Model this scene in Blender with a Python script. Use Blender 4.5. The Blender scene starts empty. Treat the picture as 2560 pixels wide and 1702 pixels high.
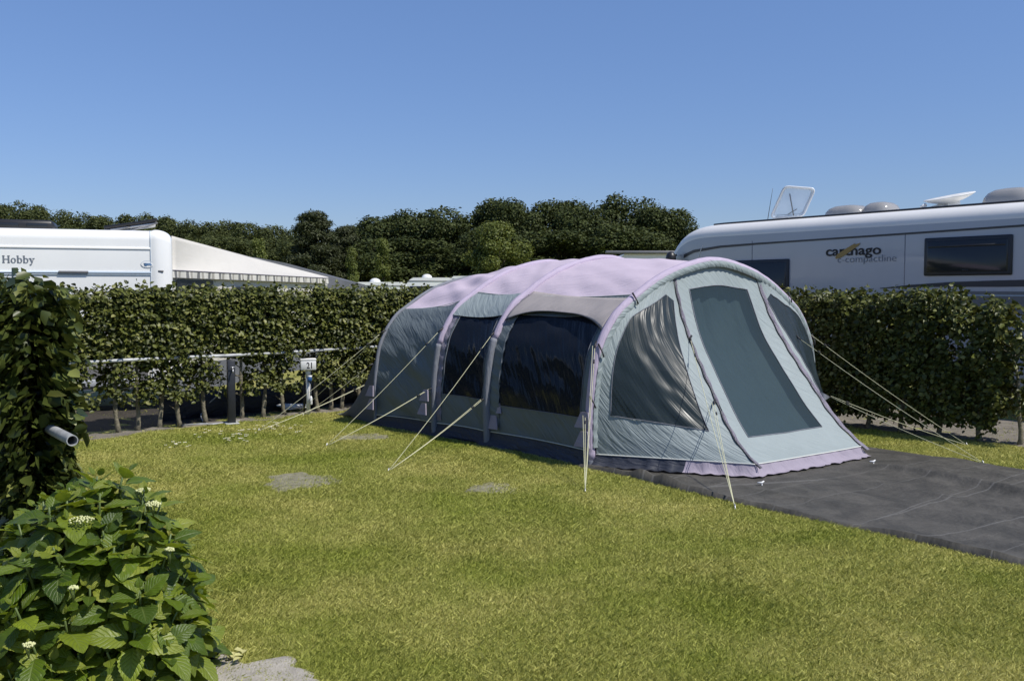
import bpy, math, numpy as np
from mathutils import Vector, Matrix
C = bpy.context.scene.collection
SC = bpy.context.scene
rad = math.radians
# ------------------------------------------------------------------ camera, light, exposure
F, HOR, H = 2400.0, 725.0, 1.7
PITCH = math.atan((851 - HOR) / F)
cam_d = bpy.data.cameras.new('camera'); cam = bpy.data.objects.new('camera', cam_d); C.objects.link(cam)
cam.location = (0, 0, H); cam.rotation_euler = (rad(90) - PITCH, 0, 0)
cam_d.sensor_width = 36; cam_d.lens = 36 * F / 2560; cam_d.clip_start = .1; cam_d.clip_end = 6000
SC.camera = cam
SC.render.resolution_x = 1024; SC.render.resolution_y = 680
SUN_EL, SUN_X, SUN_Y = rad(55), .87, -.49
w = bpy.data.worlds.new('World'); SC.world = w; w.use_nodes = True
nt = w.node_tree; bg = nt.nodes['Background']
sky = nt.nodes.new('ShaderNodeTexSky'); sky.sky_type = 'NISHITA'; sky.sun_disc = False
sky.sun_elevation = SUN_EL; sky.sun_rotation = math.atan2(SUN_X, SUN_Y)
sky.air_density = 1.0; sky.dust_density = 0.0; sky.ozone_density = 3.0; sky.altitude = 0
tcw = nt.nodes.new('ShaderNodeTexCoord'); sxw = nt.nodes.new('ShaderNodeSeparateXYZ'); nt.links.new(tcw.outputs['Generated'], sxw.inputs[0])
rw = nt.nodes.new('ShaderNodeValToRGB'); nt.links.new(sxw.outputs[2], rw.inputs[0])          # a clear, polarised northern sky: deeper blue, no white horizon
rw.color_ramp.elements[0].position = .04; rw.color_ramp.elements[0].color = (.59, .65, .88, 1)
rw.color_ramp.elements[1].position = .30; rw.color_ramp.elements[1].color = (.88, .96, 1.18, 1)
mw = nt.nodes.new('ShaderNodeMix'); mw.data_type = 'RGBA'; mw.blend_type = 'MULTIPLY'; mw.inputs[0].default_value = 1; mw.clamp_result = False
nt.links.new(sky.outputs[0], mw.inputs[6]); nt.links.new(rw.outputs[0], mw.inputs[7])
nt.links.new(mw.outputs[2], bg.inputs[0]); bg.inputs[1].default_value = .108
sd = bpy.data.lights.new('sun', 'SUN'); sd.energy = 4.9; sd.angle = rad(.5); sd.color = (1, .955, .88)
sun = bpy.data.objects.new('sun', sd); C.objects.link(sun)
sv = Vector((SUN_X * math.cos(SUN_EL), SUN_Y * math.cos(SUN_EL), math.sin(SUN_EL))).normalized()
sun.rotation_euler = (sv).to_track_quat('Z', 'Y').to_euler(); sun.location = (6, -5, 12)
SC.view_settings.view_transform = 'Standard'; SC.view_settings.look = 'None'
SC.view_settings.exposure = 0; SC.view_settings.gamma = 1
SC.cycles.max_bounces = 8; SC.cycles.transparent_max_bounces = 12

# ------------------------------------------------------------------ helpers
cp, sp_ = math.cos(PITCH), math.sin(PITCH)
def ray(px, py):
    a = (px - 1280) / F; b = -(py - 851) / F
    return np.array([a, cp + b * sp_, -sp_ + b * cp])
def G(px, py, z=0.0):                       # point on the level z seen there
    d = ray(px, py); t = (z - H) / d[2]
    return np.array([d[0] * t, d[1] * t, z])
def D(px, py, y):                           # point at distance y seen there
    d = ray(px, py); t = y / d[1]
    return np.array([d[0] * t, y, H + d[2] * t])
def rng_(s): return np.random.default_rng(s)
ORG = {}
def tag(o, label=None, cat=None, group=None, kind=None):
    if label: o['label'] = label
    if cat: o['category'] = cat
    if group: o['group'] = group
    if kind: o['kind'] = kind
    return o
def empty(name, loc, label, cat, group=None, rz=0.0):
    o = bpy.data.objects.new(name, None); C.objects.link(o)
    o.location = tuple(loc); o.rotation_euler = (0, 0, rz); o.empty_display_size = .2
    ORG[o.name] = np.array(loc, float)
    return tag(o, label, cat, group)
def mesh(name, V, Fc, mat, parent=None, org=None, uv=None, smooth=True, mats=None, midx=None):
    """V world coordinates; stored relative to the parent's origin (or org)."""
    V = np.asarray(V, float).reshape(-1, 3)
    if parent is not None: o0 = ORG[parent.name]
    elif org is not None: o0 = np.array(org, float)
    else: o0 = np.zeros(3)
    me = bpy.data.meshes.new(name)
    if isinstance(Fc, np.ndarray):
        n, k = Fc.shape
        me.vertices.add(len(V)); me.vertices.foreach_set('co', (V - o0).astype(np.float32).ravel())
        me.loops.add(n * k); me.loops.foreach_set('vertex_index', Fc.astype(np.int32).ravel())
        me.polygons.add(n); me.polygons.foreach_set('loop_start', (np.arange(n) * k).astype(np.int32))
        me.update(calc_edges=True)
    else:
        me.from_pydata([tuple(v) for v in (V - o0)], [], [tuple(int(i) for i in f) for f in Fc])
    if smooth: me.polygons.foreach_set('use_smooth', np.ones(len(me.polygons), bool))
    if uv is not None:
        ul = me.uv_layers.new(name='UVMap'); li = np.empty(len(me.loops), np.int32)
        me.loops.foreach_get('vertex_index', li)
        ul.data.foreach_set('uv', np.asarray(uv, np.float32)[li].ravel())
    for m in (mats or [mat]): me.materials.append(m)
    if midx is not None: me.polygons.foreach_set('material_index', np.asarray(midx, np.int32))
    me.update()
    o = bpy.data.objects.new(name, me); C.objects.link(o)
    if parent is not None: o.parent = parent
    else: o.location = tuple(o0)
    ORG[o.name] = o0
    return o
class MB:
    def __init__(s): s.V = []; s.F = []; s.U = []
    def add(s, V, Fc, U=None):
        b = len(s.V); s.V += [tuple(v) for v in V]; s.F += [tuple(int(i) + b for i in f) for f in Fc]
        s.U += ([tuple(u) for u in U] if U is not None else [(v[0] + v[1], v[2]) for v in V]); return s
    def box(s, c, size, ax=None, bev=0.0):
        c = np.array(c, float); ax = np.eye(3) if ax is None else np.array(ax, float)
        hx, hy, hz = np.array(size, float) / 2
        if bev <= 0:
            V = [c + ax[0] * i * hx + ax[1] * j * hy + ax[2] * k * hz for i in (-1, 1) for j in (-1, 1) for k in (-1, 1)]
            return s.add(V, [(0, 1, 3, 2), (4, 6, 7, 5), (0, 4, 5, 1), (2, 3, 7, 6), (0, 2, 6, 4), (1, 5, 7, 3)])
        # chamfered box: rounded outline in x/y plane then chamfer on z
        def ring(hx_, hy_, r, z):
            P = []
            for sx, sy, a0 in ((1, 1, 0), (-1, 1, 90), (-1, -1, 180), (1, -1, 270)):
                for q in (0, 45, 90):
                    a = rad(a0 + q); P.append(c + ax[0] * (sx * (hx_ - r) + r * math.cos(a)) + ax[1] * (sy * (hy_ - r) + r * math.sin(a)) + ax[2] * z)
            return P
        b = bev; e = b * .35
        rings = [ring(hx - b, hy - b, b * .4, -hz), ring(hx - e, hy - e, b * .8, -hz + e), ring(hx, hy, b, -hz + b), ring(hx, hy, b, hz - b), ring(hx - e, hy - e, b * .8, hz - e), ring(hx - b, hy - b, b * .4, hz)]
        V = sum(rings, []); n = 12; Fc = []
        for k in range(5):
            for i in range(n): Fc.append((k * n + i, k * n + (i + 1) % n, (k + 1) * n + (i + 1) % n, (k + 1) * n + i))
        Fc.append(tuple(range(n))[::-1]); Fc.append(tuple(5 * n + i for i in range(n)))
        return s.add(V, Fc)
    def tube(s, P, R, n=8, cap=True, flat=None):
        P = np.array(P, float); m = len(P); R = np.full(m, R) if np.isscalar(R) else np.array(R, float)
        T = np.gradient(P, axis=0) if m > 2 else np.array([P[1] - P[0]] * 2)
        T /= np.linalg.norm(T, axis=1)[:, None] + 1e-12
        up = np.array([0, 0, 1.]) if abs(T[0][2]) < .9 else np.array([1., 0, 0]); V = []; U = []
        x = np.cross(T[0], up); x /= np.linalg.norm(x); L = 0
        for i in range(m):
            x = x - T[i] * np.dot(x, T[i]); x /= np.linalg.norm(x) + 1e-12; y = np.cross(T[i], x)
            if i: L += np.linalg.norm(P[i] - P[i - 1])
            for k in range(n):
                a = 2 * math.pi * k / n; V.append(P[i] + R[i] * (x * math.cos(a) + y * math.sin(a))); U.append((R[i] * a, L))
        Fc = [(i * n + k, i * n + (k + 1) % n, (i + 1) * n + (k + 1) % n, (i + 1) * n + k) for i in range(m - 1) for k in range(n)]
        if cap: Fc += [tuple(range(n))[::-1], tuple((m - 1) * n + k for k in range(n))]
        return s.add(V, Fc, U)
    def ball(s, c, r, n=8, m=5, half=False):
        c = np.array(c, float); r = np.ones(3) * r if np.isscalar(r) else np.array(r, float); V = []
        for j in range(m + 1):
            th = (math.pi / 2 if half else math.pi) * j / m
            for k in range(n):
                a = 2 * math.pi * k / n; V.append(c + r * np.array([math.sin(th) * math.cos(a), math.sin(th) * math.sin(a), math.cos(th)]))
        Fc = [(j * n + k, (j + 1) * n + k, (j + 1) * n + (k + 1) % n, j * n + (k + 1) % n) for j in range(m) for k in range(n)]
        return s.add(V, Fc)
    def grid(s, P, U=None):                 # P (a,b,3)
        a, b = P.shape[:2]
        Fc = [(i * b + j, i * b + j + 1, (i + 1) * b + j + 1, (i + 1) * b + j) for i in range(a - 1) for j in range(b - 1)]
        return s.add(P.reshape(-1, 3), Fc, None if U is None else U.reshape(-1, 2))
    def build(s, name, mat, parent=None, org=None, smooth=True, label=None):
        o = mesh(name, s.V, s.F, mat, parent, org, uv=s.U, smooth=smooth)
        if label: o['label'] = label
        return o
def sharp(o, ang=35):                       # keep hard edges on smooth shaded parts
    me = o.data
    try: me.set_sharp_from_angle(angle=rad(ang))
    except Exception: pass
    return o
def solidify(o, th, off=-1):
    m = o.modifiers.new('thick', 'SOLIDIFY'); m.thickness = th; m.offset = off; return o
# smooth pseudo-random field in numpy
def field(x, y, seed, n=9, f0=1.0, spread=1.6, ang=None, aw=.5):
    r = rng_(seed); out = np.zeros(np.broadcast(x, y).shape)
    for i in range(n):
        a = r.uniform(0, 2 * math.pi) if ang is None else ang + r.normal(0, aw)
        f = f0 * spread ** r.uniform(-1, 1) * 2 * math.pi
        out = out + np.sin((x * math.cos(a) + y * math.sin(a)) * f + r.uniform(0, 6.28) + .8 * np.sin(x * f * .31 + y * f * .23 + r.uniform(0, 6.28)))
    return out / math.sqrt(n / 2)

# ------------------------------------------------------------------ materials
def nodes_of(m):
    m.use_nodes = True; nt = m.node_tree; return nt, nt.nodes['Principled BSDF'], nt.nodes, nt.links
def mat(name, col, rough=.6, metal=0, spec=.5, var=0.0, vscale=8, bump=0, bscale=60, coat=0, alpha=1, dirt=None, coord='Object'):
    m = bpy.data.materials.new(name); nt, b, N, L = nodes_of(m)
    b.inputs['Base Color'].default_value = (*col, 1); b.inputs['Roughness'].default_value = rough
    b.inputs['Metallic'].default_value = metal; b.inputs['Specular IOR Level'].default_value = spec
    b.inputs['Coat Weight'].default_value = coat; b.inputs['Alpha'].default_value = alpha
    tc = N.new('ShaderNodeTexCoord')
    if var > 0:
        nz = N.new('ShaderNodeTexNoise'); nz.inputs['Scale'].default_value = vscale; nz.inputs['Detail'].default_value = 8; nz.inputs['Roughness'].default_value = .65
        L.new(tc.outputs[coord], nz.inputs['Vector'])
        r = N.new('ShaderNodeValToRGB'); L.new(nz.outputs[0], r.inputs[0])
        r.color_ramp.elements[0].position = .3; r.color_ramp.elements[1].position = .72
        c0 = [max(0, c * (1 - var)) for c in col]; c1 = [min(1, c * (1 + var)) for c in col]
        if dirt: c0 = dirt
        r.color_ramp.elements[0].color = (*c0, 1); r.color_ramp.elements[1].color = (*c1, 1)
        L.new(r.outputs[0], b.inputs['Base Color'])
    if bump > 0:
        n2 = N.new('ShaderNodeTexNoise'); n2.inputs['Scale'].default_value = bscale; n2.inputs['Detail'].default_value = 6
        L.new(tc.outputs[coord], n2.inputs['Vector'])
        bp = N.new('ShaderNodeBump'); bp.inputs['Strength'].default_value = bump; bp.inputs['Distance'].default_value = .01
        L.new(n2.outputs[0], bp.inputs['Height']); L.new(bp.outputs[0], b.inputs['Normal'])
    return m
def fabric(name, col, rough=.75, ang=35, stretch=7, freq=9, strength=.5, dist=.012, trans=.0, sheen=.0, var=.08, spec=.3):
    m = bpy.data.materials.new(name); nt, b, N, L = nodes_of(m)
    uv = N.new('ShaderNodeUVMap'); uv.uv_map = 'UVMap'
    mp = N.new('ShaderNodeMapping'); mp.vector_type = 'TEXTURE'; mp.inputs['Rotation'].default_value = (0, 0, rad(ang)); mp.inputs['Scale'].default_value = (1, 1 / stretch, 1)
    L.new(uv.outputs[0], mp.inputs[0])
    n1 = N.new('ShaderNodeTexNoise'); n1.inputs['Scale'].default_value = freq / stretch * 2; n1.inputs['Detail'].default_value = 3.5; n1.inputs['Distortion'].default_value = .9
    L.new(mp.outputs[0], n1.inputs['Vector'])
    n2 = N.new('ShaderNodeTexNoise'); n2.inputs['Scale'].default_value = 420; n2.inputs['Detail'].default_value = 2
    L.new(uv.outputs[0], n2.inputs['Vector'])
    b1 = N.new('ShaderNodeBump'); b1.inputs['Strength'].default_value = strength; b1.inputs['Distance'].default_value = dist * 3
    L.new(n1.outputs[0], b1.inputs['Height'])
    b2 = N.new('ShaderNodeBump'); b2.inputs['Strength'].default_value = .25; b2.inputs['Distance'].default_value = .001
    L.new(n2.outputs[0], b2.inputs['Height']); L.new(b1.outputs[0], b2.inputs['Normal']); L.new(b2.outputs[0], b.inputs['Normal'])
    n3 = N.new('ShaderNodeTexNoise'); n3.inputs['Scale'].default_value = 2.3; n3.inputs['Detail'].default_value = 9; n3.inputs['Roughness'].default_value = .7
    L.new(uv.outputs[0], n3.inputs['Vector'])
    r = N.new('ShaderNodeValToRGB'); L.new(n3.outputs[0], r.inputs[0]); r.color_ramp.elements[0].position = .3; r.color_ramp.elements[1].position = .7
    r.color_ramp.elements[0].color = (*[c * (1 - var) for c in col], 1); r.color_ramp.elements[1].color = (*[min(1, c * (1 + var)) for c in col], 1)
    L.new(r.outputs[0], b.inputs['Base Color'])
    b.inputs['Roughness'].default_value = rough; b.inputs['Specular IOR Level'].default_value = spec
    if trans > 0:
        tr = N.new('ShaderNodeBsdfTranslucent'); L.new(r.outputs[0], tr.inputs[0]); mx = N.new('ShaderNodeMixShader'); mx.inputs[0].default_value = trans
        L.new(b.outputs[0], mx.inputs[1]); L.new(tr.outputs[0], mx.inputs[2]); L.new(mx.outputs[0], N['Material Output'].inputs[0])
    return m
def vinyl(name, col, tint, fac, ang, stretch, freq, strength, dist=.02, rough=.12):
    m = bpy.data.materials.new(name); nt, b, N, L = nodes_of(m)
    b.inputs['Base Color'].default_value = (*col, 1); b.inputs['Roughness'].default_value = rough; b.inputs['Specular IOR Level'].default_value = .6
    uv = N.new('ShaderNodeUVMap'); uv.uv_map = 'UVMap'
    mp = N.new('ShaderNodeMapping'); mp.vector_type = 'TEXTURE'; mp.inputs['Rotation'].default_value = (0, 0, rad(ang)); mp.inputs['Scale'].default_value = (1, 1 / stretch, 1)
    L.new(uv.outputs[0], mp.inputs[0])
    n1 = N.new('ShaderNodeTexNoise'); n1.inputs['Scale'].default_value = freq / stretch * 2; n1.inputs['Detail'].default_value = 2; n1.inputs['Distortion'].default_value = .25
    L.new(mp.outputs[0], n1.inputs['Vector'])
    b1 = N.new('ShaderNodeBump'); b1.inputs['Strength'].default_value = strength; b1.inputs['Distance'].default_value = dist * 3
    L.new(n1.outputs[0], b1.inputs['Height']); L.new(b1.outputs[0], b.inputs['Normal'])
    t = N.new('ShaderNodeBsdfTransparent'); t.inputs[0].default_value = (*tint, 1)
    mx = N.new('ShaderNodeMixShader'); mx.inputs[0].default_value = fac
    L.new(t.outputs[0], mx.inputs[1]); L.new(b.outputs[0], mx.inputs[2]); L.new(mx.outputs[0], N['Material Output'].inputs[0])
    return m
def leafmat(name, c_lo, c_hi, rough=.45, trans=.3, spec=.4, c_odd=None):
    m = bpy.data.materials.new(name); nt, b, N, L = nodes_of(m)
    g = N.new('ShaderNodeNewGeometry'); r = N.new('ShaderNodeValToRGB'); L.new(g.outputs['Random Per Island'], r.inputs[0])
    r.color_ramp.elements[0].color = (*c_lo, 1); r.color_ramp.elements[1].color = (*c_hi, 1)
    if c_odd:
        r.color_ramp.elements[1].position = .93; e = r.color_ramp.elements.new(.96); e.color = (*c_odd, 1)
    L.new(r.outputs[0], b.inputs['Base Color']); b.inputs['Roughness'].default_value = rough; b.inputs['Specular IOR Level'].default_value = spec
    tr = N.new('ShaderNodeBsdfTranslucent'); hs = N.new('ShaderNodeHueSaturation'); hs.inputs['Value'].default_value = 1.5; hs.inputs['Hue'].default_value = .48
    L.new(r.outputs[0], hs.inputs['Color']); L.new(hs.outputs[0], tr.inputs[0])
    mx = N.new('ShaderNodeMixShader'); mx.inputs[0].default_value = trans
    L.new(b.outputs[0], mx.inputs[1]); L.new(tr.outputs[0], mx.inputs[2]); L.new(mx.outputs[0], N['Material Output'].inputs[0])
    return m
M = {}
M['lilac'] = fabric('lilac_canvas', (.56, .475, .555), ang=20, stretch=5, freq=9, strength=.36, trans=.06, var=.04)
M['tube'] = fabric('lilac_sleeve', (.44, .375, .48), ang=90, stretch=6, freq=16, strength=.4, var=.06)
M['tube_grey'] = fabric('grey_sleeve', (.19, .20, .23), ang=90, stretch=6, freq=16, strength=.4, var=.06)
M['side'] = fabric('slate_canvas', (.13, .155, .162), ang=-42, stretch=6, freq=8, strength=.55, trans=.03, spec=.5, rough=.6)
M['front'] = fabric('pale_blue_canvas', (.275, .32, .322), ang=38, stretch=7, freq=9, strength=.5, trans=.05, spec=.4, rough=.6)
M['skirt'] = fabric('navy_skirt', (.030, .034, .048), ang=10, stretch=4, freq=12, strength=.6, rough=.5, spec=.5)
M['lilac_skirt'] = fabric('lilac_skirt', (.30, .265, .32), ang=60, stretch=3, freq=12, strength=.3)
M['flap'] = fabric('taupe_canvas', (.33, .30, .29), ang=-60, stretch=5, freq=9, strength=.4)
M['piping'] = mat('white_piping', (.62, .63, .58), .6)
M['zip'] = mat('zip_tape', (.025, .025, .03), .5, var=.3, vscale=40)
M['zipflap'] = fabric('mauve_zip_cover', (.25, .23, .28), ang=90, stretch=4, freq=30, strength=.7)
M['vin_dark'] = vinyl('dark_vinyl', (.016, .020, .029), (.3, .35, .45), .78, -62, 10, 5, .5, .012, .13)
M['vin_front'] = vinyl('front_vinyl', (.04, .058, .065), (.5, .58, .62), .55, 44, 15, 10, .22, .011, .3)
M['vin_center'] = vinyl('door_vinyl', (.06, .088, .095), (.62, .7, .73), .42, 50, 7, 5, .25, .010, .2)
M['vin_dark'].node_tree.nodes['Principled BSDF'].inputs['Specular IOR Level'].default_value = .2
M['vin_front'].node_tree.nodes['Principled BSDF'].inputs['Specular IOR Level'].default_value = .34
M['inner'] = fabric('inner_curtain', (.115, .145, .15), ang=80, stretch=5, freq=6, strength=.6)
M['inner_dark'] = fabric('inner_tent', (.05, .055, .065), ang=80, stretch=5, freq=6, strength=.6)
M['rope'] = mat('guy_rope', (.56, .55, .36), .8)
M['strap'] = mat('black_strap', (.02, .02, .022), .6)
M['white'] = mat('white_gelcoat', (.85, .845, .81), .25, var=.03, vscale=1.5, coat=.3)
M['white2'] = mat('white_plastic', (.74, .74, .72), .4, var=.08, vscale=10)
M['silver'] = mat('silver_paint', (.40, .42, .46), .28, var=.04, vscale=1.2, coat=.5)
M['cream'] = mat('cream_roof', (.78, .77, .74), .3, var=.03, vscale=2)
M['black'] = mat('black_plastic', (.018, .018, .02), .4, var=.2, vscale=12)
M['grey'] = mat('grey_plastic', (.16, .16, .165), .45, var=.1, vscale=12)
M['darkgrey'] = mat('anthracite_metal', (.018, .020, .025), .45, var=.2, vscale=9, bump=.15, bscale=30)
M['glass'] = mat('tinted_glass', (.02, .023, .027), .12, spec=.45)
M['stripe'] = mat('charcoal_stripe', (.02, .023, .03), .3)
M['lineblue'] = mat('pale_blue_line', (.42, .50, .58), .4)
M['pvc'] = mat('pvc_pipe', (.42, .43, .43), .45, var=.4, vscale=6, bump=.1, bscale=30)
M['metal'] = mat('galvanised', (.5, .5, .5), .4, metal=.8, var=.1)
M['blue'] = mat('blue_plug', (.02, .08, .24), .4)
M['ink'] = mat('black_ink', (.01, .01, .012), .6)
M['gold'] = mat('ochre_decal', (.30, .20, .05), .4)
M['greytext'] = mat('grey_decal', (.17, .19, .22), .4)
M['cable'] = mat('grey_cable', (.45, .46, .48), .5)
M['clear'] = vinyl('clear_acrylic', (.75, .8, .85), (.85, .9, .95), .5, 0, 1, 2, .05, .002, .1)
M['smoke'] = vinyl('smoked_acrylic', (.42, .41, .40), (.6, .6, .6), .68, 0, 1, 2, .05, .002, .15)
M['canvas'] = fabric('ecru_canvas', (.57, .545, .49), ang=15, stretch=4, freq=5, strength=.12, var=.04)
M['greycanvas'] = fabric('grey_canvas', (.12, .125, .14), ang=15, stretch=4, freq=5, strength=.3)
M['bark'] = mat('hornbeam_bark', (.20, .175, .125), .85, var=.45, vscale=28, bump=.8, bscale=50, dirt=(.075, .07, .045))
M['darkbark'] = mat('dark_bark', (.09, .075, .055), .9, var=.4, vscale=8, bump=.8, bscale=20)
M['hedge'] = leafmat('hornbeam_leaf', (.020, .029, .005), (.135, .15, .03), .45, .14, .3, (.22, .22, .07))
M['hedge_near'] = leafmat('climber_leaf', (.018, .030, .006), (.10, .125, .026), .4, .18, .35, (.20, .22, .06))
M['oak'] = leafmat('oak_leaf', (.024, .036, .009), (.078, .095, .025), .6, .15, .2)
M['ridge'] = leafmat('ridge_leaf', (.036, .050, .014), (.092, .105, .030), .6, .15, .2)
M['pine'] = leafmat('pine_needle', (.026, .036, .012), (.068, .078, .026), .55, .15, .3)
M['lime'] = leafmat('light_leaf', (.075, .10, .018), (.165, .19, .042), .5, .3, .3)
M['twig'] = mat('twig', (.13, .10, .06), .8)
M['stem'] = mat('green_stem', (.10, .14, .04), .5)
M['flower'] = mat('cream_flower', (.56, .57, .28), .6, var=.15, vscale=60)
M['petal'] = mat('white_petal', (.80, .80, .74), .6)
M['yolk'] = mat('flower_eye', (.55, .42, .05), .6)
# ---- lawn material (shared by soil and blade colour patches)
def patch_nodes(N, L, vec):
    n = N.new('ShaderNodeTexNoise'); n.inputs['Scale'].default_value = .75; n.inputs['Detail'].default_value = 5; n.inputs['Roughness'].default_value = .6
    L.new(vec, n.inputs['Vector']); return n.outputs[0]
def make_lawn(blade):
    m = bpy.data.materials.new('grass_blade' if blade else 'turf'); nt, b, N, L = nodes_of(m)
    g = N.new('ShaderNodeNewGeometry'); p = patch_nodes(N, L, g.outputs['Position'])
    r1 = N.new('ShaderNodeValToRGB'); r2 = N.new('ShaderNodeValToRGB')
    L.new(p, r1.inputs[0]); L.new(p, r2.inputs[0])
    for r in (r1, r2): r.color_ramp.elements[0].position = .36; r.color_ramp.elements[1].position = .64
    r1.color_ramp.elements[0].color = (.125, .165, .015, 1); r1.color_ramp.elements[1].color = (.175, .185, .024, 1)
    r2.color_ramp.elements[0].color = (.45, .48, .09, 1); r2.color_ramp.elements[1].color = (.74, .69, .23, 1)
    mx = N.new('ShaderNodeMix'); mx.data_type = 'RGBA'
    if blade: L.new(g.outputs['Random Per Island'], mx.inputs[0])
    else:
        n = N.new('ShaderNodeTexNoise'); n.inputs['Scale'].default_value = 55; n.inputs['Detail'].default_value = 6; L.new(g.outputs['Position'], n.inputs['Vector'])
        L.new(n.outputs[0], mx.inputs[0])
        bp = N.new('ShaderNodeBump'); bp.inputs['Strength'].default_value = .8; bp.inputs['Distance'].default_value = .02; L.new(n.outputs[0], bp.inputs['Height']); L.new(bp.outputs[0], b.inputs['Normal'])
    L.new(r1.outputs[0], mx.inputs[6]); L.new(r2.outputs[0], mx.inputs[7])
    b.inputs['Roughness'].default_value = .6; b.inputs['Specular IOR Level'].default_value = .25
    if blade:
        L.new(mx.outputs[2], b.inputs['Base Color'])
        tr = N.new('ShaderNodeBsdfTranslucent'); L.new(mx.outputs[2], tr.inputs[0]); ms = N.new('ShaderNodeMixShader'); ms.inputs[0].default_value = .3
        L.new(b.outputs[0], ms.inputs[1]); L.new(tr.outputs[0], ms.inputs[2]); L.new(ms.outputs[0], N['Material Output'].inputs[0])
    else:
        dk = N.new('ShaderNodeMix'); dk.data_type = 'RGBA'; dk.blend_type = 'MULTIPLY'; dk.inputs[0].default_value = 1; dk.inputs[7].default_value = (.62, .60, .62, 1)
        L.new(mx.outputs[2], dk.inputs[6]); L.new(dk.outputs[2], b.inputs['Base Color'])
    return m
M['turf'] = make_lawn(False); M['blade'] = make_lawn(True)
M['soil'] = mat('sandy_soil', (.17, .15, .12), .95, var=.4, vscale=7, bump=1, bscale=70, coord='Object')
M['bare'] = mat('dusty_soil', (.22, .205, .135), .95, var=.4, vscale=14, bump=1, bscale=90)
M['sand'] = mat('pale_sand', (.36, .33, .28), .95, var=.3, vscale=9, bump=1, bscale=90)

# ------------------------------------------------------------------ ground and beds
RNG = rng_(1)
S = 3000
tx = np.concatenate([[-S, -300, -60, -20], np.linspace(-8, 8, 65), [20, 60, 300, S]]); ty = np.concatenate([[-S, -60, -10], np.linspace(0, 18, 73), [30, 80, 300, S]])
XX, YY = np.meshgrid(tx, ty, indexing='ij')
near = np.exp(-(np.maximum(0, np.hypot(XX, YY - 8) - 7) / 4) ** 2)
ZZ = .003 * field(XX, YY, 5, f0=.35) * near
gm = MB().grid(np.stack([XX, YY, ZZ], -1)); tag(gm.build('ground', M['turf']), kind='structure')
LU = np.array([.697, .717]); LP = G(299, 1084)[:2]                  # far hedge line
RU = np.array([.66, -.75]) / np.hypot(.66, .75); RP = G(2450, 1102)[:2]    # right hedge line
def strip(name, p, u, a0, a1, b0, b1, m, seed, z=.014):
    n = np.array([u[1], -u[0]]); a = np.linspace(a0, a1, 90); b = np.linspace(0, 1, 9)
    A, B = np.meshgrid(a, b, indexing='ij')
    e0 = b0 + .06 * field(a, a * 0, seed, f0=.9); e1 = b1 + .06 * field(a, a * 0, seed + 1, f0=.9)
    Bv = e0[:, None] + (e1 - e0)[:, None] * B
    X = p[0] + u[0] * A + n[0] * Bv; Y = p[1] + u[1] * A + n[1] * Bv
    Z = z + .008 * field(X, Y, seed + 2, f0=3)
    Z[:, 0] = Z[:, -1] = -.02; Z[0] = Z[-1] = -.02
    o = MB().grid(np.stack([X, Y, Z], -1)).build(name, m); return tag(o, kind='structure')
M['shade_soil'] = mat('soil_painted_shade', (.035, .028, .02), .95, var=.6, vscale=30, bump=1, bscale=60)  # near-black soil colour standing in for the shade behind the far hedge
strip('soil_bed', LP, LU, -3, 6.0, -.10, .19, M['soil'], 31, .018)
strip('painted_shade_strip', LP, LU, -4, 6.0, -3.2, -.04, M['shade_soil'], 35, .012)
strip('soil_bed', RP, RU, -5.5, 3.2, -2.2, .26, M['soil'], 41)
def blob(name, c, rx, ry, ang, m, seed, z=.010):
    V = [(c[0], c[1], z)]; n = 48; Fc = []; R = 7
    for j in range(1, R + 1):
        for k in range(n):
            a = 2 * math.pi * k / n; r = j / R * (1 + .16 * math.sin(3 * a + seed) + .12 * math.sin(7 * a + seed * 2) + .07 * math.sin(13 * a + seed))
            x = rx * r * math.cos(a); y = ry * r * math.sin(a)
            V.append((c[0] + x * math.cos(ang) - y * math.sin(ang), c[1] + x * math.sin(ang) + y * math.cos(ang), z + .004 * math.sin(9 * x + seed) if j < R else -.012))
    for k in range(n): Fc.append((0, 1 + k, 1 + (k + 1) % n))
    for j in range(R - 1):
        for k in range(n): Fc.append((1 + j * n + k, 1 + (j + 1) * n + k, 1 + (j + 1) * n + (k + 1) % n, 1 + j * n + (k + 1) % n))
    return tag(mesh(name, V, Fc, m), kind='structure')
BARE = [(G(752, 1203), .30, .34, .3), (G(1235, 1222), .20, .20, -.2), (G(910, 1092), .26, .20, .4)]
SAND = (G(560, 1700), .30, .27, .5)
for i, (c, rx, ry, a) in enumerate(BARE): blob('bare_soil', c, rx * 1.15, ry * 1.15, a, M['bare'], i + 2)
blob('sand_patch', SAND[0] + np.array([-.1, -.1, 0]), SAND[1] * 1.7, SAND[2] * 1.7, SAND[3], M['sand'], 9)

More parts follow.
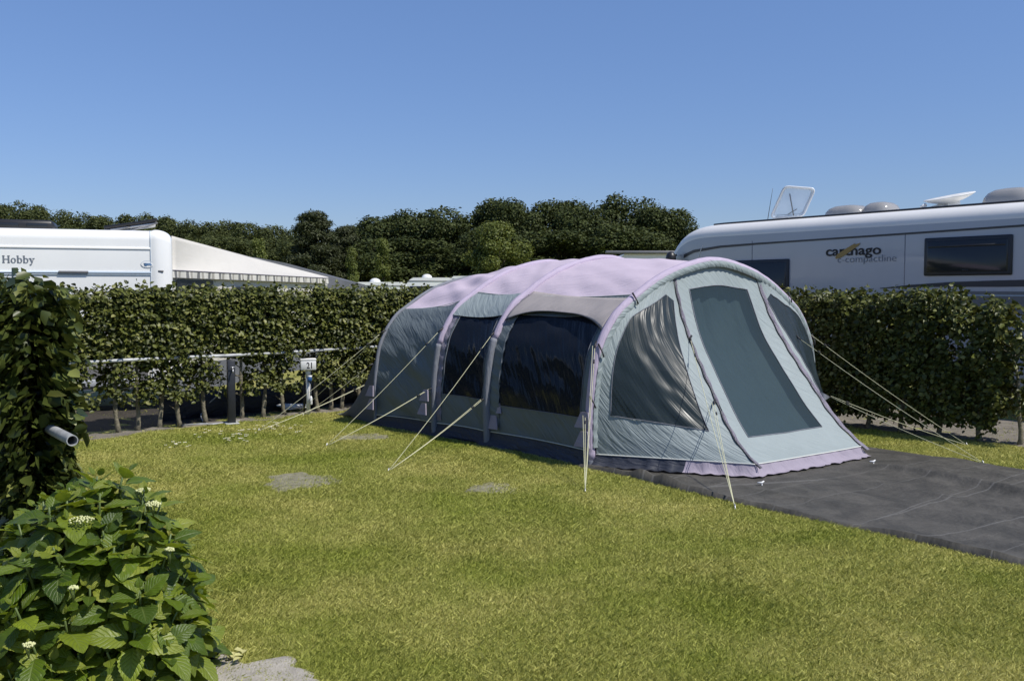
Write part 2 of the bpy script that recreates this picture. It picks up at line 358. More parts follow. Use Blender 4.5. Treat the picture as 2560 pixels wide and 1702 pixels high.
# ------------------------------------------------------------------ tent geometry
TV = np.array([.797, .604, 0]); TU = np.array([.604, -.797, 0]); TZ = np.array([0, 0, 1.])
ABASE = [G(941, 1064), G(1090, 1089), G(1223, 1114), G(1480, 1168)]
AH = [1.87, 2.05, 2.075, 1.99]; AW = [3.1, 3.44, 3.44, 3.44]
_ps = np.array([0, -.004, .0, .024, .085, .153, .25, .36, .5]); _pz = np.array([0, .16, .33, .55, .715, .80, .895, .962, 1.0])
_ps = np.concatenate([_ps, 1 - _ps[-2::-1]]); _pz = np.concatenate([_pz, _pz[-2::-1]])
def _spl(P):                                # dense catmull-rom through the profile points
    out = []; P = np.vstack([2 * P[0] - P[1], P, 2 * P[-1] - P[-2]])
    for i in range(1, len(P) - 2):
        for t in np.linspace(0, 1, 12, endpoint=False):
            out.append(.5 * ((2 * P[i]) + (-P[i - 1] + P[i + 1]) * t + (2 * P[i - 1] - 5 * P[i] + 4 * P[i + 1] - P[i + 2]) * t * t + (-P[i - 1] + 3 * P[i] - 3 * P[i + 1] + P[i + 2]) * t ** 3))
    out.append(P[-2]); return np.array(out)
PR = _spl(np.stack([_ps * 3.44, _pz * 2.05], 1)); _L = np.concatenate([[0], np.cumsum(np.linalg.norm(np.diff(PR, axis=0), axis=1))]); PL = _L[-1]; PQ = _L / PL
def prof(q): return np.interp(q, PQ, PR[:, 0]) / 3.44, np.interp(q, PQ, PR[:, 1]) / 2.05
def q_of_z(zr):                              # near side q at relative height
    k = len(PQ) // 2; return np.interp(zr, PR[:k + 1, 1] / 2.05, PQ[:k + 1])
def arch(i, q, out=0.0):
    q = np.asarray(q, float); s, z = prof(q)
    P = ABASE[i] + (s * AW[i])[..., None] * TV + (z * AH[i])[..., None] * TZ
    if out:
        s1, z1 = prof(np.clip(q + .004, 0, 1)); s0, z0 = prof(np.clip(q - .004, 0, 1))
        ds = (s1 - s0) * AW[i]; dz = (z1 - z0) * AH[i]; l = np.hypot(ds, dz) + 1e-9
        P = P + out * ((-dz / l)[..., None] * TV + (ds / l)[..., None] * TZ)
    return P
def bay(i, s, q, sag=.05, wr=0.0, seed=0):
    a = arch(i, q); b = arch(i + 1, q); P = a + (b - a) * s[..., None]
    s1, z1 = prof(np.clip(q + .004, 0, 1)); s0, z0 = prof(np.clip(q - .004, 0, 1)); ds = (s1 - s0) * 3.44; dz = (z1 - z0) * 2.05; l = np.hypot(ds, dz) + 1e-9
    nrm = (-dz / l)[..., None] * TV + (ds / l)[..., None] * TZ
    e = np.sin(np.pi * np.clip(s, 0, 1)); off = -sag * e * (1 - 1.35 * np.clip((z1 + z0) * .5 - .75, 0, .25) * 4)
    if wr: off = off + wr * (.3 + .7 * e) * field(s * 1.2, q * PL, seed, n=10, f0=2.6, ang=rad(62), aw=.28) 
    return P + off[..., None] * nrm
def patch(mb, fn, sa, sb, ta, tb, ns, nt_, uvk=(1.2, 4.9)):
    """fn(s,t)->P ; sa,sb functions or numbers of t"""
    t = np.linspace(ta, tb, nt_); A = np.array([sa(x) if callable(sa) else sa for x in t]); B = np.array([sb(x) if callable(sb) else sb for x in t])
    lam = np.linspace(0, 1, ns); Sg = A[None] + (B - A)[None] * lam[:, None]; T = np.broadcast_to(t, Sg.shape)
    P = fn(Sg, T); U = np.stack([Sg * uvk[0], T * uvk[1]], -1); mb.grid(P, U); return Sg, T, P
tent = empty('tunnel_tent', ABASE[2] + 1.7 * TV, 'large lilac and slate tunnel tent with clear vinyl windows pitched on the lawn', 'tent')
LENS = [1.16, 1.0, 1.6]
zs = .155                                    # skirt height
fab = MB(); farw = MB(); roof = MB(); wins = []
skirt = MB()
SEAM = [(1.46, 1.60), (1.68, 1.67), (1.65, 1.66)]
for i in range(3):
    hh = (AH[i] + AH[i + 1]) / 2; q1 = q_of_z(((SEAM[i][0]) / AH[i])); q2 = q_of_z(SEAM[i][1] / AH[i + 1])
    qk = q_of_z(zs / hh); L0 = LENS[i]; wr = [.011, .006, .006][i]
    f = lambda s, q, i=i, wr=wr: bay(i, s, q, .05, wr, 50 + i)
    # roof, seam line follows the two seam heights
    def froof(s, t, q1=q1, q2=q2, f=f):
        q0 = q1 + (q2 - q1) * s; return f(s, q0 + (1 - q_of_z(.3) - q0) * t)
    patch(roof, froof, 0, 1, 0, 1, 34, 110, (L0, 3.2))
    # far side wall
    ffar = lambda s, t, f=f: f(s, 1 - q_of_z(.3) * (1 - t))
    patch(farw, ffar, 0, 1, 0, 1, 8, 14, (L0, .6))
    # near wall: t 0 (bottom, above skirt) .. 1 (seam)
    def fw(s, t, q1=q1, q2=q2, qk=qk, f=f):
        q0 = q1 + (q2 - q1) * s; return f(s, qk + (q0 - qk) * t)
    if i == 0: patch(fab, fw, 0, 1, 0, 1, 34, 60, (L0, 1.6))
    else:
        hgt = lambda z: (q_of_z(z / hh) - qk) / ((q1 + q2) / 2 - qk)
        t0, t1 = (hgt(.50), hgt(1.45)) if i == 1 else (hgt(.46), hgt(1.46))
        sa = (lambda t, t0=t0: .13 + .02 * (t - t0)) if i == 1 else (lambda t: .10)
        sb = (lambda t: .87) if i == 1 else (lambda t: .90)
        patch(fab, fw, 0, 1, 0, t0, 30, 16, (L0, 1.7)); patch(fab, fw, 0, 1, t1, 1, 30, 12, (L0, 1.7))
        patch(fab, fw, 0, sa, t0, t1, 5, 40, (L0, 1.7)); patch(fab, fw, sb, 1, t0, t1, 5, 40, (L0, 1.7))
        wm = MB(); patch(wm, fw, sa, sb, t0, t1, 26, 40, (L0, 1.7)); wo = wm.build('window', M['vin_dark'], tent)
        sm = MB()
        for ss in (sa, sb):
            tt = np.linspace(t0, t1, 30); sm.tube(fw(np.array([ss(x) for x in tt]), tt) + np.array([-.006, -.006, 0]), .004, 5)
        for t_ in (t0, t1):
            s_ = np.linspace(sa(t_), sb(t_), 14); sm.tube(fw(s_, np.full(14, t_)) + np.array([-.006, -.006, 0]), .004, 5)
        sm.build('seam', M['tube_grey'], wo)
    # skirt strip down to the ground, flared a little
    s_ = np.linspace(0, 1, 24); r_ = np.linspace(0, 1, 6); Sg, R_ = np.meshgrid(s_, r_, indexing='ij')
    P = bay(i, Sg, np.zeros_like(Sg) + qk, .05); P[..., 2] = zs * (1 - R_) + .006 * R_
    out = .07 * R_ ** 1.5 + .012 * field(Sg * L0, R_, 77 + i, f0=3, n=5) * R_
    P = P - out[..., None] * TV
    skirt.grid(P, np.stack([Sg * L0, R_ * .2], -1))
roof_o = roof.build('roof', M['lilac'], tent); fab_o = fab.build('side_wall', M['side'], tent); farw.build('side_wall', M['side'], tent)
# seam edging between roof and wall
sm = MB()
for i in range(3):
    q1 = q_of_z(SEAM[i][0] / AH[i]); q2 = q_of_z(SEAM[i][1] / AH[i + 1]); s_ = np.linspace(0, 1, 26)
    sm.tube(bay(i, s_, q1 + (q2 - q1) * s_, .05) + np.array([-.004, -.004, .0]), .004, 5)
sm.build('roof_seam', M['piping'], roof_o)
# ---- arches (air beams in sleeves)
qq = np.linspace(0, 1, 110)
TR = [.024, .038, .044, .049]
for i in range(4):
    qc = q_of_z([.0, .52, .56, .04][i])
    qa = qq if i in (0,) else np.concatenate([np.linspace(qc, 1, 100)])
    mb = MB(); P = arch(i, qa, TR[i] * (.05 if i in (1, 2) else .25)); mb.tube(P, TR[i] * (1 + .022 * field(qa * 30, qa * 0, 60 + i, f0=1.5)), 12)
    mb.build('air_beam', M['tube_grey'] if i == 0 else M['tube'], tent)
    if i in (1, 2, 3):
        qb = np.linspace(.002, qc, 30); mb = MB(); mb.tube(arch(i, qb, TR[i] * .45), TR[i] * .94, 12); mb.build('beam_sleeve', M['tube_grey'], tent)
# gathered strips next to each beam (slate webbing on the windows' sides)
for i, sgn in ((1, 1), (2, 1)):
    mb = MB(); q_ = np.linspace(.03, q_of_z(.78), 60); s_ = np.linspace(0, 1, 5); Q, R_ = np.meshgrid(q_, s_, indexing='ij')
    P = bay(i, R_ * .11, Q, .05) ; P = P - (.008 + .006 * np.sin(Q * 300 + R_ * 3))[..., None] * TV
    mb.grid(P, np.stack([R_ * .12, Q * PL], -1)); mb.build('gathered_edge', M['zipflap'] if i == 1 else M['side'], tent)
# ---- front canopy
A4 = ABASE[3]
ZU = np.array([0, .10, .20, .36, .53, .70, .89, 1.12, 1.39]); ZZp = np.array([1.83, 1.60, 1.40, 1.14, .92, .70, .46, .24, .06])
_zt = np.linspace(0, 1, 9)
def zipc(t, right=False):                    # crease curve from the beam down to a front corner
    t = np.asarray(t, float); u = np.interp(t, np.linspace(0, 1, len(ZC)), ZC[:, 0]); z = np.interp(t, np.linspace(0, 1, len(ZC)), ZC[:, 1])
    v = 1.085 + (.82 - 1.085) * np.clip(t * 1.15, 0, 1)
    if right: v = 2.385 + .095 * np.clip(t * 1.15, 0, 1)
    return A4 + u[..., None] * TU + v[..., None] * TV + z[..., None] * TZ
ZC = _spl(np.stack([ZU, ZZp], 1)); _l = np.concatenate([[0], np.cumsum(np.linalg.norm(np.diff(ZC, axis=0), axis=1))]); _tt = np.linspace(0, _l[-1], 120)
ZC = np.stack([np.interp(_tt, _l, ZC[:, 0]), np.interp(_tt, _l, ZC[:, 1])], 1)
qtop = float(np.interp(1.085, PR[:len(PR) // 2, 0], PQ[:len(PR) // 2])); 
def center(s, t):
    a = zipc(t); b = zipc(t, True); P = a + (b - a) * s[..., None]
    # at the top follow the arch
    qa = qtop + (1 - 2 * qtop) * s; top = arch(3, qa, -.02); lift = top[..., 2] - (ZZp[0])
    k = np.clip(1 - t / .28, 0, 1) ** 1.3
    P[..., 2] += np.maximum(lift, 0) * k
    n = TU * .8 + TZ * .6
    off = .05 * np.sin(np.pi * s) * np.sin(np.pi * np.clip(t, 0, 1)) * -1 + .0045 * field(s * 1.8, t * 2.4, 91, f0=1.6, n=8, ang=rad(60), aw=.4) * np.sin(np.pi * np.clip(s, 0, 1))
    return P + off[..., None] * n
def sidef(s, t, right=False):
    a = zipc(t, right); qa = qtop * (1 - t) + .0 * t; qa = np.where(t < 1, qa, 0)
    b = arch(3, (1 - qa) if right else qa, -.02); b = b + .05 * TU
    P = b + (a - b) * s[..., None]
    sg = 1 if right else -1
    n = TV * sg * .75 + TU * .5 + TZ * .3
    e = np.sin(np.pi * np.clip(s, 0, 1)) * np.sin(np.pi * np.clip(t, 0, 1))
    off = .045 * e + .0055 * e * field(s * 1.3, t * 2.3, 93 + right, f0=4.6, n=10, ang=rad(-48), aw=.10)
    return P + off[..., None] * n
fr = MB(); UVF = (1.7, 2.3); Tend = .945
t0, t1 = .08, .80; sa = lambda t: .15 - .02 * t; sb = lambda t: .84 + .0 * t
patch(fr, center, 0, 1, 0, t0, 30, 6, UVF); patch(fr, center, 0, 1, t1, Tend, 30, 14, UVF)
patch(fr, center, 0, sa, t0, t1, 8, 50, UVF); patch(fr, center, sb, 1, t0, t1, 8, 50, UVF)
cw = MB(); patch(cw, center, sa, sb, t0, t1, 30, 50, UVF); cwo = cw.build('door_window', M['vin_center'], tent)
wc = [(sa(t), t) for t in np.linspace(t0, t1, 30)] + [(s, t1) for s in np.linspace(sa(t1), sb(t1), 20)] + [(sb(t), t) for t in np.linspace(t1, t0, 30)] + [(s, t0) for s in np.linspace(sb(t0), sa(t0), 20)]
wc = np.array(wc); sm = MB(); sm.tube(center(wc[:, 0], wc[:, 1]) + .004 * TU, .005, 5); sm.build('seam', M['tube_grey'], cwo)
inn = MB(); patch(inn, lambda s, t: center(s, t) - (.12 + .022 * field(s * 2.2 + .5 * t, t * .35, 19, f0=2.2, n=7, ang=0, aw=.25) * np.clip(1.1 - t, .2, 1))[..., None] * TU - .02 * TZ, .06, .94, .04, .93, 90, 40, UVF); inn.build('curtain', M['inner'], tent)
for right in (False, True):
    fn = lambda s, t, r=right: sidef(s, t, r)
    t0, t1 = .13, .78
    sa = lambda t: .11 if t > .34 else .11 + .34 * ((.34 - t) / .21) ** 1.4 ; sb = lambda t: .80 + .05 * t
    patch(fr, fn, 0, 1, 0, t0, 16, 10, UVF); patch(fr, fn, 0, 1, t1, Tend, 24, 18, UVF)
    patch(fr, fn, 0, sa, t0, t1, 6, 44, UVF); patch(fr, fn, sb, 1, t0, t1, 6, 44, UVF)
    wm = MB(); patch(wm, fn, sa, sb, t0, t1, 30, 60, UVF); wo = wm.build('front_window', M['vin_front'], tent)
    wc = [(sa(t), t) for t in np.linspace(t0, t1, 30)] + [(s, t1) for s in np.linspace(sa(t1), sb(t1), 20)] + [(sb(t), t) for t in np.linspace(t1, t0, 30)]
    wc = np.array(wc); sm = MB(); sm.tube(fn(wc[:, 0], wc[:, 1]) + .004 * TU + (.004 if right else -.004) * TV, .004, 5); sm.build('seam', M['tube_grey'], wo)
    # zip line with its cover
    t_ = np.linspace(.0, .97, 90); P = zipc(t_, right); P[:, 2] += np.where(t_ < .12, 0, 0)
    wob = .006 * np.sin(t_ * 60) + .004 * np.sin(t_ * 23)
    z = MB(); z.tube(P + .010 * TU + wob[:, None] * TV, .0065, 6); z.build('zip', M['zip'], tent)
    z = MB(); A_ = P + .010 * TU + (.012 + wob)[:, None] * TV; B_ = P + .02 * TU + ((.050 if right else .026) + .006 * np.sin(t_ * 75))[:, None] * TV + .004 * TZ
    z.grid(np.stack([A_, (A_ + B_) / 2 + .007 * TU, B_], 1), np.stack([np.stack([t_ * 0 + k * .03, t_ * 2.3], -1) for k in range(3)], 1)); z.build('zip_cover', M['zipflap'], tent)
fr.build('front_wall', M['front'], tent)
# gathered pale edge right under the front beam
mb = MB(); q_ = np.linspace(q_of_z(.10), 1 - q_of_z(.10), 160); r_ = np.linspace(0, 1, 5); Q, R_ = np.meshgrid(q_, r_, indexing='ij')
a_ = arch(3, Q, .02); b_ = arch(3, Q, -.045); P = a_ + (b_ - a_) * R_[..., None] + (.055 + .01 * np.sin(R_ * 3.14) + .006 * np.sin(Q * 420 + 2 * np.sin(Q * 60)))[..., None] * TU
mb.grid(P, np.stack([R_ * .1, Q * PL], -1)); mb.build('gathered_trim', M['front'], tent)
# front skirts (lilac) and piping
def edge_pt(k):                              # 0..1 left base ->corner, 1..2 front, 2..3 right side
    out = []
    for x in np.atleast_1d(k):
        if x <= 1: out.append(sidef(np.array(x), np.array(Tend)))
        elif x <= 2: out.append(center(np.array(x - 1), np.array(Tend)))
        else: out.append(sidef(np.array(3 - x), np.array(Tend), True))
    return np.array(out)
kk = np.linspace(0, 3, 130); E = edge_pt(kk); cen = A4 + 1.72 * TV + .3 * TU
outd = E - cen; outd[:, 2] = 0; outd /= np.linalg.norm(outd, axis=1)[:, None]
Gd = E + outd * (.10 + .014 * np.sin(kk * 38) + .01 * np.sin(kk * 91))[:, None]; Gd[:, 2] = .030 + .006 * np.sin(kk * 70)
mb = MB(); R_ = np.linspace(0, 1, 6)
P = E[:, None] + (Gd - E)[:, None] * R_[None, :, None]; P[..., 2] -= .03 * np.sin(np.pi * R_)[None]
P += (outd[:, None] * (.012 * np.sin(kk * 55)[:, None] * np.sin(np.pi * R_)[None])[..., None])
P[..., 2] = np.maximum(P[..., 2], .026)
n1 = 44
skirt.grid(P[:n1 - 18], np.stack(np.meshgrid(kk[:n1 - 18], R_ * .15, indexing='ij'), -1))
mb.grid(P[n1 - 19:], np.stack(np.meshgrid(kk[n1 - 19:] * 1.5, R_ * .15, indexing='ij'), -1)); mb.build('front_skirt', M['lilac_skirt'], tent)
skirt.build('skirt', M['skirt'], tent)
pp = MB(); pp.tube(E + outd * .006, .006, 6)
for i in range(3):
    s_ = np.linspace(0, 1, 20); pp.tube(bay(i, s_, np.full(20, q_of_z(zs / AH[i + 1])), .05) - .006 * TV, .005, 6)
pp.build('piping', M['piping'], tent)
# ---- rear section
RC = [G(833, 1036), None]; RC[1] = RC[0] + 2.3 * TV + np.array([0, .0, 0]); RC[0] = RC[0] + .05 * TV
rb = MB(); q_ = np.linspace(0, 1, 70); r_ = np.linspace(0, 1, 24); Q, R_ = np.meshgrid(q_, r_, indexing='ij')
Pa = arch(0, Q, -.01); s_, z_ = prof(Q)
foot = RC[0] + (RC[1] - RC[0]) * s_[..., None]
P = Pa.copy(); P[..., :2] = Pa[..., :2] + (foot[..., :2] - Pa[..., :2]) * R_[..., None]
zz = Pa[..., 2] * np.clip(1 - R_, 0, 1) ** 1.55; P[..., 2] = np.maximum(zz, .012 + .0 * R_)
P[..., 2] += .01 * field(Q * 4, R_ * 1.5, 15, f0=1.5) * np.sin(np.pi * R_)
rb.grid(P, np.stack([Q * PL, R_ * 1.3], -1)); rb.build('rear_wall', M['greycanvas'], tent)
# ---- flap over the side door window
mb = MB(); s_ = np.linspace(.04, .97, 40); r_ = np.linspace(0, 1, 12); Sg, R_ = np.meshgrid(s_, r_, indexing='ij')
qs = q_of_z(1.655 / 2.08); drop = .15 + .19 * np.abs(2 * Sg - 1) ** 2.6
P = bay(2, Sg, q_of_z((1.655 - drop * R_) / 2.03), .05)
P = P - (.015 + (.085 * R_ - .02 * R_ ** 2) * (.35 + .65 * np.sin(np.pi * Sg)))[..., None] * TV
P += (.007 * field(Sg * 1.6, R_ * .3, 8, f0=2.5))[..., None] * (TV * -1)
mb.grid(P, np.stack([Sg * 1.6, R_ * .35], -1)); fo = mb.build('window_flap', M['flap'], tent); solidify(fo, .004)
sm = MB(); sm.tube(P[:, -1], .006, 6); sm.build('hem', M['strap'], fo)
mb = MB(); s_ = np.linspace(.0, 1, 30); r_ = np.linspace(0, 1, 8); Sg, R_ = np.meshgrid(s_, r_, indexing='ij')   # pale band over the other window
P = bay(1, Sg, q_of_z((1.67 - .25 * R_) / 2.06), .05); P = P - (.012 + .02 * R_ + .006 * np.sin(Sg * 30) * R_)[..., None] * TV
mb.grid(P, np.stack([Sg, R_ * .3], -1)); mb.build('window_flap', M['front'], tent)
# ---- inner tent and groundsheet seen through the windows
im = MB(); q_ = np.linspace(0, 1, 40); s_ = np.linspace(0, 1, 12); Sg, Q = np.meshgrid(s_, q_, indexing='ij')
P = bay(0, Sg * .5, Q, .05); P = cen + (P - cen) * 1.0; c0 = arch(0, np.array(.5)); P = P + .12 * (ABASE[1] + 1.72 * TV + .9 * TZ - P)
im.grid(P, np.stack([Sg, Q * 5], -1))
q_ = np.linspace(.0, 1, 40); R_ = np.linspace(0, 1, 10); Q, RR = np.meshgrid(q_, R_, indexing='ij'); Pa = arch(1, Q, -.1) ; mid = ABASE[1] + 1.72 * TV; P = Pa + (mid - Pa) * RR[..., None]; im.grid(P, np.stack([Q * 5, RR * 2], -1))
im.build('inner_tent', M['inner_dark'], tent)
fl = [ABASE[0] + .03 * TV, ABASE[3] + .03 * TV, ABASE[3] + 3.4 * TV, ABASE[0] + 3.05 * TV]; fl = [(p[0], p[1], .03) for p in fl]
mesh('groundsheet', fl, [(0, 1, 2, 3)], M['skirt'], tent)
# far wall interior darkening is simply the other wall of the tent
# ---- vent tags: little lilac pennants hanging by the beams
pm_ = MB
def pennant(px, py, y, s=1.0, seed=0):
    c = D(px, py, y); V = []; r = rng_(seed); W = .075 * s; Hh = .085 * s
    for k, (x, z) in enumerate([(-.6, .5), (.6, .55), (1.0, -.45), (-1.0, -.5)]):
        V.append(c + TU * x * W * (1 if k < 2 else 1.3) + TZ * z * Hh * 1.5 - TV * (.03 + .03 * (k > 1)))
    V += [v + TV * .012 for v in V]
    mb = MB(); mb.add(V, [(0, 1, 2, 3), (7, 6, 5, 4), (0, 4, 5, 1), (2, 6, 7, 3), (1, 5, 6, 2), (0, 3, 7, 4)])
    m_ = MB().add(V, []); return mb
for k, (px, py, i) in enumerate([(933, 977, 0), (933, 1010, 0), (1069, 988, 1), (1064, 1022, 1), (1247, 1015, 2), (1238, 1055, 2), (1466, 1050, 3), (1465, 1098, 3)]):
    yb = ABASE[i][1] - .06
    pennant(px, py, yb, 1.0 if i < 2 else 1.15, k).build('storm_tab', M['lilac_skirt'], tent, smooth=False)
# ---- black toggle straps between the front beam and the front wall
for zr_, L_ in ((.80, .10), (.57, .12), (.33, .10)):
    for side_ in (0, 1):
        q = float(q_of_z(zr_)); q = 1 - q if side_ else q; a_ = arch(3, np.array(q), TR[3] + .01) + .03 * TU; b_ = a_ + .06 * TU - L_ * TZ * .8 + (-.05 if side_ else .05) * TV * .4
        MB().tube([a_ + .03 * TZ, (a_ + b_) / 2 + .02 * TU, b_], [.010, .006, .009], 6).build('toggle_strap', M['strap'], tent)
# ---- guy lines
def guy(pa, pg, rr=.0027, dbl=False, strap=True):
    pa = np.array(pa, float); pg = np.array(pg, float); mb = MB(); n = 14; t = np.linspace(0, 1, n); L = np.linalg.norm(pg - pa)
    P = pa + (pg - pa) * t[:, None]; P[:, 2] -= .012 * L * np.sin(np.pi * t); mb.tube(P, rr, 5)
    if dbl:
        o = np.cross(pg - pa, TZ); o /= np.linalg.norm(o) + 1e-9; P2 = P + o * (.022 * (1 - t))[:, None]; mb.tube(P2, rr, 5)
    g = mb.build('guy_line', M['rope'], tent)
    mb = MB(); d = (pg - pa) / L; mb.tube([pg + d * .03 - TZ * .05, pg, pg - d * .02 + TZ * .02], .005, 6); mb.build('peg', M['metal'], g)
    mb = MB(); c = pa + (pg - pa) * .12; mb.tube([c - d * .02, c + d * .02], .008, 6); mb.build('slider', M['strap'], g)
    if strap:
        mb = MB(); mb.tube([pa - d * .05 + TV * .02, pa - d * .01, pa + d * .03], [.014, .01, .006], 6); mb.build('strap', M['strap'], g)
def onbeam(px, py, i, extra=.06):            # point on a beam's near leg seen there
    best = None
    for q in np.linspace(.01, .5, 200):
        p = arch(i, np.array(q), TR[i] + extra * 0); d = p - np.array([0, 0, H]); 
        yy = 851 + F * (-(d[2] * cp + d[1] * sp_)) / (d[1] * cp - d[2] * sp_) * 1.0
        e = abs(yy - py)
        if best is None or e < best[0]: best = (e, p)
    return best[1] - .03 * TV
g1 = G(815, 1115); g2 = G(970, 1178); g3 = G(1463, 1231); g0 = G(645, 1077); g0b = G(735, 1042)
guy(onbeam(0, 826, 1), g1); guy(onbeam(0, 972, 1), g1, dbl=True)
guy(onbeam(0, 836, 2), g2); guy(onbeam(0, 999, 2), g2, dbl=True)
guy(onbeam(0, 866, 3), g3, dbl=True); guy(onbeam(0, 1035, 3), g3, dbl=True)
guy(onbeam(0, 832, 0), g0); guy(onbeam(0, 836, 0) + .02 * TZ, g0b)
ra = D(916, 961, 13.0); guy(ra, g0, dbl=True); guy(D(922, 915, 12.9), g0b + np.array([.1, .05, 0]))
gf = G(1838, 1270); guy(zipc(np.array(.30)) + .03 * TU, gf); guy(zipc(np.array(.62)) + .03 * TU - .05 * TV, gf, dbl=True)
gr1 = G(2460, 1158); gr2 = G(2419, 1113)
guy(sidef(np.array(.62), np.array(.40), True) + .02 * TU, gr1); guy(arch(3, np.array(1 - q_of_z(.60)), .04), gr2)
rp = D(2077, 992, 10.2); guy(rp, gr1, strap=False); guy(rp + .01 * TZ, gr2, strap=False)
tri = MB(); zc = sidef(np.array(.93), np.array(.66), True); tri.add([zc + .05 * TZ, zc - .07 * TZ, rp, zc + .05 * TZ + .01 * TU, zc - .07 * TZ + .01 * TU], [(0, 1, 2), (4, 3, 2), (0, 3, 4, 1)]); tri.build('strap', M['tube_grey'], tent)

# ------------------------------------------------------------------ ground mat in front of the tent
M0 = G(1507, 1182)[:2]; ML = np.array([.604, -.797]); MW = np.array([.797, .604])
a = np.linspace(-.35, 5.4, 230); b = np.linspace(0, 3.28, 120); A, B = np.meshgrid(a, b, indexing='ij')
edge = .035 * np.sin(a * 3.1) * np.exp(-((a - .8) / 1.2) ** 2) + .012 * field(a, a * 0, 71, f0=.6)
Bw = B + edge[:, None] * (1 - B / 3.28)
X = M0[0] + ML[0] * A + MW[0] * Bw; Y = M0[1] + ML[1] * A + MW[1] * Bw
def ridge(x, w_): return np.exp(-(x / w_) ** 2)
Z = .024 + .0055 * field(A, B, 72, f0=1.0, n=10) + .0022 * field(A, B, 73, f0=4, n=12, ang=.3, aw=.8)
Z += .055 * ridge(B - 2.25 - .12 * np.sin(A * 1.1 + .4) + .05 * A, .07) * np.clip((A - .9) * 2, 0, 1) + .022 * ridge(B - 1.5 - .1 * np.sin(A * 1.7), .06) * np.clip((A - 1.6) * 2, 0, 1)
Z += .018 * ridge(B - .35 - .1 * A + .05 * np.sin(A * 4), .05) * np.exp(-((A - 1.3) / .8) ** 2)
Z += .035 * np.exp(-(B / .16) ** 2) * np.exp(-((A - .55) / .45) ** 2) * (1 + .6 * np.sin(A * 17)) + .035 * np.exp(-(B / .12) ** 2) * (.6 + .4 * np.sin(A * 2.2))
under = np.clip((1.62 - A) / .25, 0, 1) * np.clip((B - .06) / .2, 0, 1); Z = Z * (1 - .62 * under); Z = np.maximum(Z, .012); Z[:, 0] = .0; Z[:, -1] = .0
mtm = bpy.data.materials.new('woven_mat'); nt2, bb, N, L = nodes_of(mtm)
tc = N.new('ShaderNodeUVMap'); tc.uv_map = 'UVMap'
n1 = N.new('ShaderNodeTexNoise'); n1.inputs['Scale'].default_value = 3.2; n1.inputs['Detail'].default_value = 10; n1.inputs['Roughness'].default_value = .7; n1.inputs['Distortion'].default_value = .6; L.new(tc.outputs[0], n1.inputs[0])
rr_ = N.new('ShaderNodeValToRGB'); L.new(n1.outputs[0], rr_.inputs[0]); rr_.color_ramp.elements[0].position = .3; rr_.color_ramp.elements[1].position = .75
rr_.color_ramp.elements[0].color = (.036, .034, .028, 1); rr_.color_ramp.elements[1].color = (.108, .100, .084, 1)
mp = N.new('ShaderNodeMapping'); mp.inputs['Rotation'].default_value = (0, 0, .25); mp.inputs['Scale'].default_value = (1.3, .12, 1); L.new(tc.outputs[0], mp.inputs[0])
vo = N.new('ShaderNodeTexVoronoi'); vo.feature = 'DISTANCE_TO_EDGE'; vo.inputs['Scale'].default_value = 1.3; L.new(mp.outputs[0], vo.inputs[0])
vr = N.new('ShaderNodeValToRGB'); L.new(vo.outputs[0], vr.inputs[0]); vr.color_ramp.elements[0].color = (.55, .55, .55, 1); vr.color_ramp.elements[1].color = (0, 0, 0, 1); vr.color_ramp.elements[1].position = .012
ad = N.new('ShaderNodeMix'); ad.data_type = 'RGBA'; L.new(vr.outputs[0], ad.inputs[0]); L.new(rr_.outputs[0], ad.inputs[6]); ad.inputs[7].default_value = (.17, .165, .155, 1); L.new(ad.outputs[2], bb.inputs[0])
n4 = N.new('ShaderNodeTexNoise'); n4.inputs['Scale'].default_value = 26; n4.inputs['Detail'].default_value = 9; L.new(tc.outputs[0], n4.inputs[0])
bp = N.new('ShaderNodeBump'); bp.inputs['Strength'].default_value = .8; bp.inputs['Distance'].default_value = .012; L.new(n4.outputs[0], bp.inputs['Height']); L.new(bp.outputs[0], bb.inputs['Normal'])
bb.inputs['Roughness'].default_value = .62; bb.inputs['Specular IOR Level'].default_value = .4
mo = MB().grid(np.stack([X, Y, Z], -1), np.stack([A, B], -1)).build('ground_mat', mtm, org=(M0[0] + 2, M0[1] - 1, 0))
tag(mo, 'dark grey woven groundsheet spread creased on the lawn in front of the tent door', 'mat')
# white peg ends holding tent corners
for k, (px, py, lb) in enumerate([(1905, 1206, 'small white plastic peg at the near front corner of the tent'), (2184, 1153, 'small white plastic peg at the far front corner of the tent')]):
    c = G(px, py, .035); mb = MB(); mb.tube([c + np.array([-.04, 0, .0]), c, c + np.array([.02, .01, .012])], [.006, .010, .006], 6); mb.tube([c, c - np.array([0, 0, .06])], .005, 6)
    tag(mb.build('tent_peg', M['white2'], org=c), lb, 'tent peg', 'white pegs at the tent front corners')

